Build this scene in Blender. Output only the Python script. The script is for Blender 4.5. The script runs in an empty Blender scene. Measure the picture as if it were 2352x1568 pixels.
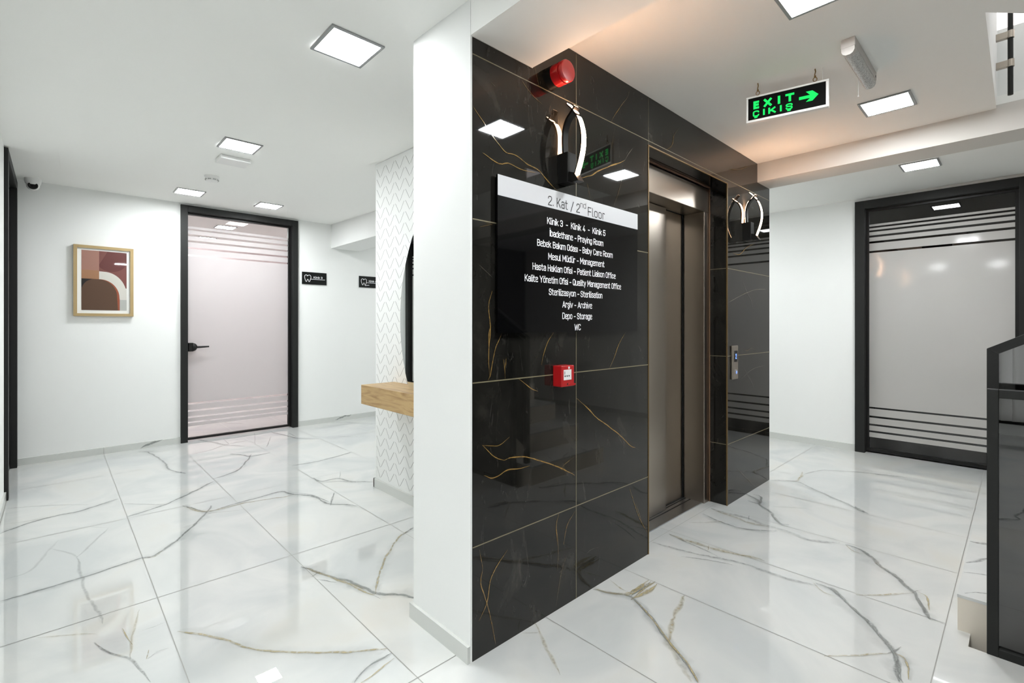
import bpy, bmesh, math, random
from mathutils import Vector, Matrix, noise

random.seed(7)
SC = bpy.context.scene
COL = SC.collection
H = 1.24                         # camera height

# ------------------------------------------------------------------ camera
cam_d = bpy.data.cameras.new('camera')
cam_d.sensor_width = 36.0
cam_d.lens = 36.0 * 1107.0 / 2352.0
cam_d.shift_y = -(784.0 - 747.0) / 2352.0
cam_d.clip_start = 0.02
cam = bpy.data.objects.new('camera', cam_d)
COL.objects.link(cam)
cam.location = (0, 0, H)
cam.rotation_euler = (math.radians(90), 0, math.radians(46.56 - 90))
SC.camera = cam

# ------------------------------------------------------------------ world, exposure
wd = bpy.data.worlds.new('daylight')
SC.world = wd
wd.use_nodes = True
wd.node_tree.nodes['Background'].inputs[0].default_value = (0.85, 0.93, 1.0, 1)
wd.node_tree.nodes['Background'].inputs[1].default_value = 10.0
vs = SC.view_settings
vs.view_transform = 'Standard'
vs.look = 'None'
vs.exposure = EXPOSURE = 0.06
vs.gamma = 1.0
vs.use_curve_mapping = False
try:
    SC.cycles.use_denoising = True
    SC.cycles.denoiser = 'OPENIMAGEDENOISE'
    SC.cycles.max_bounces = 10
    SC.cycles.diffuse_bounces = 5
    SC.cycles.glossy_bounces = 5
    SC.cycles.transmission_bounces = 6
    SC.cycles.transparent_max_bounces = 16
    SC.cycles.sample_clamp_indirect = 6.0
    SC.cycles.caustics_reflective = False
    SC.cycles.caustics_refractive = False
except Exception:
    pass

PANEL_STRENGTH = 126.0           # recessed ceiling panels (cool white LED)
PANEL_COLOR = (0.955, 0.985, 1.0)
SCONCE_STRENGTH = 112.0
SCONCE_COLOR = (1.0, 0.57, 0.33)

# ------------------------------------------------------------------ helpers
def cz(y):
    """height of the (very slightly sloping) ceiling of the left lobby"""
    return 2.41 + 0.02 * y

def lin(r, g, b):
    f = lambda c: (c / 255.0) / 12.92 if c / 255.0 <= 0.04045 else ((c / 255.0 + 0.055) / 1.055) ** 2.4
    return (f(r), f(g), f(b), 1.0)

MATS = {}
def pmat(name, color, rough=0.5, metal=0.0, spec=0.5, coat=0.0, emit=None, strength=0.0, alpha=1.0, noise_amt=0.0, noise_scale=6.0):
    m = bpy.data.materials.new(name); m.use_nodes = True
    nt = m.node_tree
    b = nt.nodes['Principled BSDF']
    b.inputs['Base Color'].default_value = color
    b.inputs['Roughness'].default_value = rough
    b.inputs['Metallic'].default_value = metal
    b.inputs['Specular IOR Level'].default_value = spec
    b.inputs['Coat Weight'].default_value = coat
    b.inputs['Coat Roughness'].default_value = 0.03
    if emit:
        b.inputs['Emission Color'].default_value = (emit[0], emit[1], emit[2], 1)
        b.inputs['Emission Strength'].default_value = strength
    if noise_amt > 0:
        tc = nt.nodes.new('ShaderNodeNewGeometry')
        n = nt.nodes.new('ShaderNodeTexNoise'); n.inputs['Scale'].default_value = noise_scale
        n.inputs['Detail'].default_value = 5
        nt.links.new(tc.outputs['Position'], n.inputs['Vector'])
        mx = nt.nodes.new('ShaderNodeMix'); mx.data_type = 'RGBA'
        mx.inputs['A'].default_value = color
        mx.inputs['B'].default_value = tuple(c * (1 - noise_amt) for c in color[:3]) + (1,)
        nt.links.new(n.outputs['Fac'], mx.inputs['Factor'])
        nt.links.new(mx.outputs['Result'], b.inputs['Base Color'])
    MATS[name] = m
    return m

def emat(name, color, strength):
    m = bpy.data.materials.new(name); m.use_nodes = True
    nt = m.node_tree
    nt.nodes.clear()
    e = nt.nodes.new('ShaderNodeEmission'); o = nt.nodes.new('ShaderNodeOutputMaterial')
    e.inputs[0].default_value = (color[0], color[1], color[2], 1); e.inputs[1].default_value = strength
    nt.links.new(e.outputs[0], o.inputs[0])
    MATS[name] = m
    return m

def glassmat(name, tint, film, film_trans, rough=0.02, ior=1.5, refl=1.0):
    """film = None: clear glass tinted by `tint`; else frosted film of colour `film`, film_trans = share that scatters through."""
    m = bpy.data.materials.new(name); m.use_nodes = True
    nt = m.node_tree; nt.nodes.clear()
    N = nt.nodes.new; L = nt.links.new
    o = N('ShaderNodeOutputMaterial')
    fr = N('ShaderNodeFresnel'); fr.inputs['IOR'].default_value = ior
    gl = N('ShaderNodeBsdfGlossy'); gl.inputs['Roughness'].default_value = rough
    gl.inputs['Color'].default_value = (refl, refl, refl, 1)
    mix = N('ShaderNodeMixShader')
    if film is None:
        t = N('ShaderNodeBsdfTransparent'); t.inputs['Color'].default_value = tint
        L(t.outputs[0], mix.inputs[1])
    else:
        d = N('ShaderNodeBsdfDiffuse'); d.inputs['Color'].default_value = film
        tr = N('ShaderNodeBsdfTranslucent'); tr.inputs['Color'].default_value = film
        m2 = N('ShaderNodeMixShader'); m2.inputs[0].default_value = film_trans
        L(d.outputs[0], m2.inputs[1]); L(tr.outputs[0], m2.inputs[2])
        L(m2.outputs[0], mix.inputs[1])
    L(fr.outputs[0], mix.inputs[0]); L(gl.outputs[0], mix.inputs[2]); L(mix.outputs[0], o.inputs[0])
    MATS[name] = m
    return m

def veinmat(name, color, rough, spec, low=0.15):
    """thin vein inlay: opaque along its centre line, fading out at its edges with a ragged outline"""
    m = bpy.data.materials.new(name); m.use_nodes = True
    nt = m.node_tree; N = nt.nodes.new; L = nt.links.new
    b = nt.nodes['Principled BSDF']
    b.inputs['Base Color'].default_value = color
    b.inputs['Roughness'].default_value = rough
    b.inputs['Specular IOR Level'].default_value = spec
    at = N('ShaderNodeAttribute'); at.attribute_name = 'fade'
    g = N('ShaderNodeNewGeometry')
    n1 = N('ShaderNodeTexNoise'); n1.inputs['Scale'].default_value = 55; n1.inputs['Detail'].default_value = 6
    n1.inputs['Roughness'].default_value = 0.7
    L(g.outputs['Position'], n1.inputs['Vector'])
    mr = N('ShaderNodeMapRange'); mr.inputs['From Min'].default_value = 0.30; mr.inputs['From Max'].default_value = 0.62
    mr.inputs['To Min'].default_value = low; mr.inputs['To Max'].default_value = 1.25
    L(n1.outputs['Fac'], mr.inputs['Value'])
    mu = N('ShaderNodeMath'); mu.operation = 'MULTIPLY'
    L(at.outputs['Fac'], mu.inputs[0]); L(mr.outputs['Result'], mu.inputs[1])
    cl = N('ShaderNodeMath'); cl.operation = 'MULTIPLY'; cl.use_clamp = True; cl.inputs[1].default_value = 1.0
    L(mu.outputs[0], cl.inputs[0])
    L(cl.outputs[0], b.inputs['Alpha'])
    MATS[name] = m
    return m

class MB:
    """collects faces for ONE mesh object"""
    def __init__(s):
        s.v, s.f, s.m, s.a, s.mats, s.sm = [], [], [], {}, [], []
    def mi(s, mat):
        m = MATS[mat]
        if m not in s.mats: s.mats.append(m)
        return s.mats.index(m)
    def poly(s, pts, mat, smooth=False):
        k = len(s.v); s.v += [tuple(p) for p in pts]
        s.f.append(tuple(range(k, k + len(pts)))); s.m.append(s.mi(mat)); s.sm.append(smooth)
    def faces(s, verts, faces, mat, smooth=False):
        k = len(s.v); s.v += [tuple(p) for p in verts]
        for f in faces:
            s.f.append(tuple(k + i for i in f)); s.m.append(s.mi(mat)); s.sm.append(smooth)
    def box(s, x0, x1, y0, y1, z0, z1, mat):
        v = [(x0,y0,z0),(x1,y0,z0),(x1,y1,z0),(x0,y1,z0),(x0,y0,z1),(x1,y0,z1),(x1,y1,z1),(x0,y1,z1)]
        s.faces(v, [(0,3,2,1),(4,5,6,7),(0,1,5,4),(1,2,6,5),(2,3,7,6),(3,0,4,7)], mat)
    def obox(s, c, ux, uy, uz, hx, hy, hz, mat):
        c = Vector(c); ux, uy, uz = Vector(ux).normalized(), Vector(uy).normalized(), Vector(uz).normalized()
        v = []
        for dz in (-1, 1):
            for dx, dy in ((-1,-1),(1,-1),(1,1),(-1,1)):
                v.append(tuple(c + ux*hx*dx + uy*hy*dy + uz*hz*dz))
        s.faces(v, [(0,3,2,1),(4,5,6,7),(0,1,5,4),(1,2,6,5),(2,3,7,6),(3,0,4,7)], mat)
    def prism(s, pts, d, mat, smooth=False):
        """pts: planar loop (3-D), extruded by vector d"""
        n = len(pts); d = Vector(d)
        a = [Vector(p) for p in pts]
        v = [tuple(p) for p in a] + [tuple(p + d) for p in a]
        s.faces(v, [tuple(range(n - 1, -1, -1)), tuple(range(n, 2*n))], mat)
        s.faces(v, [(i, (i+1) % n, n + (i+1) % n, n + i) for i in range(n)], mat, smooth)
    def tube(s, path, r, mat, n=10, caps=True):
        P = [Vector(p) for p in path]
        rr = r if isinstance(r, (list, tuple)) else [r] * len(P)
        rings = []; up = None
        for i, p in enumerate(P):
            t = (P[min(i+1, len(P)-1)] - P[max(i-1, 0)]).normalized()
            if up is None:
                up = Vector((0,0,1)) if abs(t.z) < 0.9 else Vector((1,0,0))
            a = t.cross(up).normalized(); b = a.cross(t).normalized(); up = b
            rings.append([tuple(p + (a*math.cos(2*math.pi*k/n) + b*math.sin(2*math.pi*k/n)) * rr[i]) for k in range(n)])
        v = [q for R in rings for q in R]; f = []
        for i in range(len(P)-1):
            for k in range(n):
                f.append((i*n+k, i*n+(k+1)%n, (i+1)*n+(k+1)%n, (i+1)*n+k))
        s.faces(v, f, mat, True)
        if caps:
            s.poly(rings[0][::-1], mat); s.poly(rings[-1], mat)
    def lathe(s, c, axis, prof, mat, n=32):
        """prof: (distance along axis, radius)"""
        c = Vector(c); ax = Vector(axis).normalized()
        u = ax.orthogonal().normalized(); w = ax.cross(u)
        rings = [[tuple(c + ax*h + (u*math.cos(2*math.pi*k/n) + w*math.sin(2*math.pi*k/n))*max(r, 1e-5)) for k in range(n)] for h, r in prof]
        v = [q for R in rings for q in R]; f = []
        for i in range(len(prof)-1):
            for k in range(n):
                f.append((i*n+k, i*n+(k+1)%n, (i+1)*n+(k+1)%n, (i+1)*n+k))
        s.faces(v, f, mat, True)
        s.poly(rings[0][::-1], mat); s.poly(rings[-1], mat)
    def strip(s, pts, width, normal, mat, lift=0.0):
        """flat opaque line of constant width on a plane"""
        nrm = Vector(normal).normalized()
        P = [Vector(p) + nrm*lift for p in pts]
        L, R = [], []
        for i, p in enumerate(P):
            t = (P[min(i+1, len(P)-1)] - P[max(i-1, 0)]).normalized()
            a = nrm.cross(t) * width * 0.5
            L.append(tuple(p + a)); R.append(tuple(p - a))
        n = len(P)
        s.faces(L + R, [(n+i, n+i+1, i+1, i) for i in range(n-1)], mat)
    def vein(s, pts, width, normal, mat, strength, lift):
        """vein inlay with faded edges: smoothed, slightly wandering path"""
        nrm = Vector(normal).normalized()
        P = [Vector(p) for p in pts]
        Q = []
        ext = [P[0]*2 - P[1]] + P + [P[-1]*2 - P[-2]]
        for i in range(1, len(ext)-2):
            p0, p1, p2, p3 = ext[i-1:i+3]
            k = max(3, int((p2-p1).length / 0.02))
            for j in range(k):
                t = j / k
                Q.append(0.5*((2*p1) + (p2-p0)*t + (2*p0-5*p1+4*p2-p3)*t*t + (3*p1-p0-3*p2+p3)*t*t*t))
        Q.append(P[-1])
        n = len(Q); rows = []; seed = random.random()*100
        for i, p in enumerate(Q):
            t = (Q[min(i+1, n-1)] - Q[max(i-1, 0)]).normalized()
            a = nrm.cross(t)
            j1 = noise.noise(p*9.0 + Vector((seed, 0, 0))); j2 = noise.noise(p*28.0 + Vector((seed+5, 0, 0)))
            w = width * (0.75 + 0.5*noise.noise(p*13.0 + Vector((seed+9, 0, 0))))
            taper = min(1.0, (0.25 + min(i, n-1-i) / 5.0))
            c = p + a*(j1*width*0.55 + j2*width*0.35) + nrm*lift
            rows.append([(c + a*w*0.5*q*taper) for q in (-1.5, -0.35, 0.35, 1.5)])
        k = len(s.v)
        for r in rows:
            for q, pt in zip((0.0, 1.0, 1.0, 0.0), r):
                s.a[len(s.v)] = q * strength
                s.v.append(tuple(pt))
        for i in range(n-1):
            for c in range(3):
                s.f.append((k+i*4+c, k+i*4+c+1, k+(i+1)*4+c+1, k+(i+1)*4+c)); s.m.append(s.mi(mat)); s.sm.append(False)
    def build(s, name, parent=None, bevel=0.0, segs=2, weld=False):
        me = bpy.data.meshes.new(name)
        org = Vector((0,0,0)) if parent is None else world_of(parent)
        me.from_pydata([tuple(Vector(p) - org) for p in s.v], [], s.f)
        for m in s.mats: me.materials.append(m)
        me.polygons.foreach_set('material_index', s.m)
        me.polygons.foreach_set('use_smooth', s.sm)
        if s.a:
            at = me.attributes.new('fade', 'FLOAT', 'POINT')
            at.data.foreach_set('value', [s.a.get(i, 1.0) for i in range(len(s.v))])
        me.update()
        if any(s.sm):
            try: me.set_sharp_from_angle(angle=math.radians(40))
            except Exception: pass
        o = bpy.data.objects.new(name, me); COL.objects.link(o)
        if parent is not None: o.parent = parent
        if bevel > 0:
            b = o.modifiers.new('bevel', 'BEVEL'); b.width = bevel; b.segments = segs
            b.limit_method = 'ANGLE'; b.angle_limit = math.radians(50)
        return o

def world_of(o):
    v = Vector(o.location)
    while o.parent is not None:
        o = o.parent; v = v + Vector(o.location)
    return v

def thing(name, label, cat, loc, group=None):
    o = bpy.data.objects.new(name, None); COL.objects.link(o)
    o.empty_display_size = 0.05
    o.location = loc; o['label'] = label; o['category'] = cat
    if group: o['group'] = group
    return o

def structure(o, label=None):
    o['kind'] = 'structure'
    if label: o['label'] = label
    return o

def dup(root, loc, label, group=None):
    r = root.copy(); COL.objects.link(r); r.location = loc; r['label'] = label
    if group: r['group'] = group
    for ch in list(root.children):
        c = ch.copy(); COL.objects.link(c); c.parent = r
        for g in ch.children:
            d = g.copy(); COL.objects.link(d); d.parent = c
    return r


# ------------------------------------------------------------------ condensed signage lettering, drawn as strokes
def rnd(pts, r, closed=False):
    """polyline with rounded corners"""
    P = [Vector((x, y, 0)) for x, y in pts]; n = len(P); out = []
    rng = range(n) if closed else range(1, n-1)
    if not closed: out.append(P[0])
    for i in rng:
        a, p, c = P[i-1], P[i], P[(i+1) % n]
        u, v = (a-p), (c-p); rr = min(r, u.length*0.5 if closed or 0 < i-1 else u.length, v.length*0.5 if closed or i+1 < n-1 else v.length)
        s, e = p + u.normalized()*rr, p + v.normalized()*rr
        for k in range(6):
            t = k/5; out.append(s*(1-t)**2 + p*2*t*(1-t) + e*t*t)
    if closed: out.append(out[0])
    else: out.append(P[-1])
    q = []
    for p in out:
        if not q or (p-q[-1]).length > 1e-5: q.append(p)
    return [(p.x, p.y) for p in q]
X_, CW, LW = 0.74, 0.46, 0.40       # x-height, capital width, lower-case width
def O_(w, y0, y1): return rnd([(0,y0),(w,y0),(w,y1),(0,y1)], w*0.62, True)
def dotm(x, y): return [(x, y-0.02), (x, y+0.02)]
def glyph(c):
    w, L = CW, LW
    G = {
    ' ': (0.14, []), '.': (0.06, [dotm(0.03, 0.05)]), '-': (0.30, [[(0,0.40),(0.30,0.40)]]), '/': (0.42, [[(0,-0.12),(0.42,1.06)]]),
    '2': (w, [rnd([(0,0.76),(0,1),(w,1),(w,0.62),(0.02,0.14),(0.0,0.0)],0.24)[:-1]+[(0,0)], [(0,0),(w,0)]]),
    '3': (w, [rnd([(0,0.8),(0,1),(w,1),(w,0.53),(0.14,0.53)],0.24), rnd([(0.14,0.53),(w,0.53),(w,0),(0,0),(0,0.2)],0.24)]),
    '4': (w, [[(0.30,1),(0,0.22)],[(0,0.22),(w+0.04,0.22)],[(0.34,0.5),(0.34,0)]]),
    '5': (w, [[(w,1),(0.04,1)],[(0.04,1),(0.02,0.5)], rnd([(0.02,0.52),(0.1,0.62),(w,0.62),(w,0),(0,0),(0,0.2)],0.24)]),
    'A': (0.54, [[(0,0),(0.27,1)],[(0.27,1),(0.54,0)],[(0.09,0.28),(0.45,0.28)]]),
    'B': (w, [[(0,0),(0,1)], rnd([(0,1),(w-0.02,1),(w-0.02,0.53),(0,0.53)],0.2), rnd([(0,0.53),(w,0.53),(w,0),(0,0)],0.22)]),
    'C': (w, [rnd([(w,0.80),(w,1),(0,1),(0,0),(w,0),(w,0.20)],0.26)]),
    'D': (w, [[(0,0),(0,1)], rnd([(0,1),(w,1),(w,0),(0,0)],0.28)]),
    'E': (0.40, [[(0,0),(0,1)],[(0,1),(0.40,1)],[(0,0.52),(0.36,0.52)],[(0,0),(0.40,0)]]),
    'F': (0.40, [[(0,0),(0,1)],[(0,1),(0.40,1)],[(0,0.50),(0.36,0.50)]]),
    'H': (w, [[(0,0),(0,1)],[(w,0),(w,1)],[(0,0.52),(w,0.52)]]),
    'I': (0.0, [[(0,0),(0,1)]]), 'İ': (0.0, [[(0,0),(0,1)], dotm(0,1.28)]),
    'K': (0.48, [[(0,0),(0,1)],[(0.46,1),(0.02,0.36)],[(0.17,0.56),(0.49,0)]]),
    'L': (0.38, [[(0,1),(0,0)],[(0,0),(0.38,0)]]),
    'M': (0.60, [[(0,0),(0,1)],[(0,1),(0.30,0.34)],[(0.30,0.34),(0.60,1)],[(0.60,1),(0.60,0)]]),
    'O': (w, [O_(w,0,1)]), 'Q': (w, [O_(w,0,1),[(0.28,0.2),(0.50,-0.05)]]),
    'P': (w, [[(0,0),(0,1)], rnd([(0,1),(w,1),(w,0.45),(0,0.45)],0.22)]),
    'R': (w, [[(0,0),(0,1)], rnd([(0,1),(w,1),(w,0.47),(0,0.47)],0.22),[(0.24,0.47),(0.48,0)]]),
    'S': (w, [rnd([(w,0.76),(w,1),(0,1),(0,0.56),(w,0.48),(w,0),(0,0),(0,0.24)],0.22)]),
    'T': (0.50, [[(0,1),(0.50,1)],[(0.25,1),(0.25,0)]]),
    'X': (0.52, [[(0,0),(0.52,1)],[(0,1),(0.52,0)]]),
    'W': (0.78, [[(0,1),(0.19,0)],[(0.19,0),(0.39,0.9)],[(0.39,0.9),(0.59,0)],[(0.59,0),(0.78,1)]]),
    'Y': (0.54, [[(0,1),(0.27,0.42)],[(0.54,1),(0.27,0.42)],[(0.27,0.42),(0.27,0)]]),
    'a': (L, [rnd([(0.03,X_-0.12),(0.03,X_),(L,X_),(L,0)],0.2), rnd([(L,0.42),(0,0.42),(0,0),(L,0),(L,0.2)],0.18)]),
    'b': (L, [[(0,0),(0,1)], rnd([(0,0.5),(0,X_),(L,X_),(L,0),(0,0),(0,0.2)],0.22)]),
    'c': (0.36, [rnd([(0.36,X_-0.18),(0.36,X_),(0,X_),(0,0),(0.36,0),(0.36,0.18)],0.22)]),
    'd': (L, [[(L,0),(L,1)], rnd([(L,0.5),(L,X_),(0,X_),(0,0),(L,0),(L,0.2)],0.22)]),
    'e': (L, [rnd([(0,0.39),(L,0.39),(L,X_),(0,X_),(0,0),(L,0),(L,0.06)],0.21)]),
    'f': (0.28, [rnd([(0.08,0),(0.08,1),(0.28,1)],0.16),[(-0.03,X_-0.03),(0.26,X_-0.03)]]),
    'g': (L, [rnd([(L,0.5),(L,X_),(0,X_),(0,0.02),(L,0.02),(L,0.2)],0.22), rnd([(L,X_),(L,-0.25),(0.04,-0.25),(0.04,-0.16)],0.18)]),
    'h': (L, [[(0,0),(0,1)], rnd([(0,0.5),(0,X_),(L,X_),(L,0)],0.22)]),
    'i': (0.0, [[(0,0),(0,X_-0.06)], dotm(0,1.0)]), 'ı': (0.0, [[(0,0),(0,X_)]]),
    'k': (0.38, [[(0,0),(0,1)],[(0.36,X_),(0.02,0.28)],[(0.14,0.44),(0.40,0)]]),
    'l': (0.08, [rnd([(0,1),(0,0.0),(0.10,0.0)],0.1)]),
    'm': (0.70, [[(0,0),(0,X_)], rnd([(0,0.5),(0,X_),(0.35,X_),(0.35,0)],0.18), rnd([(0.35,0.5),(0.35,X_),(0.70,X_),(0.70,0)],0.18)]),
    'n': (L, [[(0,0),(0,X_)], rnd([(0,0.5),(0,X_),(L,X_),(L,0)],0.22)]),
    'o': (L, [O_(L,0,X_)]), 'ö': (L, [O_(L,0,X_), dotm(0.08,1.0), dotm(0.32,1.0)]),
    'p': (L, [[(0,-0.26),(0,X_)], rnd([(0,0.5),(0,X_),(L,X_),(L,0),(0,0),(0,0.2)],0.22)]),
    'r': (0.26, [[(0,0),(0,X_)], rnd([(0,0.5),(0,X_),(0.26,X_),(0.26,X_-0.06)],0.16)]),
    's': (0.36, [rnd([(0.35,X_-0.14),(0.35,X_),(0,X_),(0,0.42),(0.36,0.34),(0.36,0),(0,0),(0,0.14)],0.18)]),
    't': (0.28, [rnd([(0.09,0.98),(0.09,0),(0.28,0)],0.14),[(-0.03,X_-0.03),(0.27,X_-0.03)]]),
    'u': (L, [[(L,0),(L,X_)], rnd([(0,X_),(0,0),(L,0),(L,0.2)],0.22)]),
    'v': (0.42, [[(0,X_),(0.21,0)],[(0.21,0),(0.42,X_)]]),
    'y': (0.42, [[(0,X_),(0.21,0.02)],[(0.42,X_),(0.12,-0.26)]]),
    'z': (0.36, [[(0,X_),(0.36,X_)],[(0.36,X_),(0,0)],[(0,0),(0.36,0)]]),
    }
    ced = lambda x: rnd([(x,0),(x,-0.12),(x+0.10,-0.14),(x+0.08,-0.28),(x-0.1,-0.28)],0.06)
    if c == 'ş': g = G['s']; return (g[0], g[1] + [ced(0.18)])
    if c == 'Ş': g = G['S']; return (g[0], g[1] + [ced(0.23)])
    if c == 'Ç': g = G['C']; return (g[0], g[1] + [ced(0.23)])
    if c == 'ü': g = G['u']; return (g[0], g[1] + [dotm(0.08,1.0), dotm(0.32,1.0)])
    return G[c]

def letters(name, body, parent, origin, udir, vdir, width, cap, mat, weight=0.13, gap=0.17, cap_w=1.0):
    """one line of lettering centred on origin (baseline), `width` metres wide, capitals `cap` metres high"""
    adv, items = 0.0, []
    for c in body:
        w, S = glyph(c)
        items.append((adv, S)); adv += w + gap
    tot = adv - gap
    sx = (width - weight*cap) / max(tot, 0.2) if tot > 0 else cap
    u, v = Vector(udir).normalized(), Vector(vdir).normalized(); n = u.cross(v)
    b = MB(); o = Vector(origin); hw = weight*cap*0.5
    k = 0
    for x0, S in items:
        for st in S:
            k += 1
            P = [o + u*((x0 + x - tot/2)*sx) + v*(hw + y*(cap - 2*hw)) for x, y in st]
            m = len(P); A, B = [], []
            d0, d1 = (P[1]-P[0]).normalized(), (P[-1]-P[-2]).normalized()
            for i, p in enumerate(P):
                t0 = (P[i]-P[i-1]).normalized() if i > 0 else d0
                t1 = (P[i+1]-P[i]).normalized() if i < m-1 else d1
                t = (t0+t1).normalized(); co = max(0.5, t.dot(t1))
                a = n.cross(t)*(hw/co)
                q = p - (d0*hw if i == 0 else Vector()) + (d1*hw if i == m-1 else Vector())
                if st[0] == st[-1]: q = p
                q = q + n*(0.0001*(k % 4))
                A.append(tuple(q+a)); B.append(tuple(q-a))
            b.faces(A + B, [(m+i, m+i+1, i+1, i) for i in range(m-1)], mat)
    return b.build(name, parent)

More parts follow.
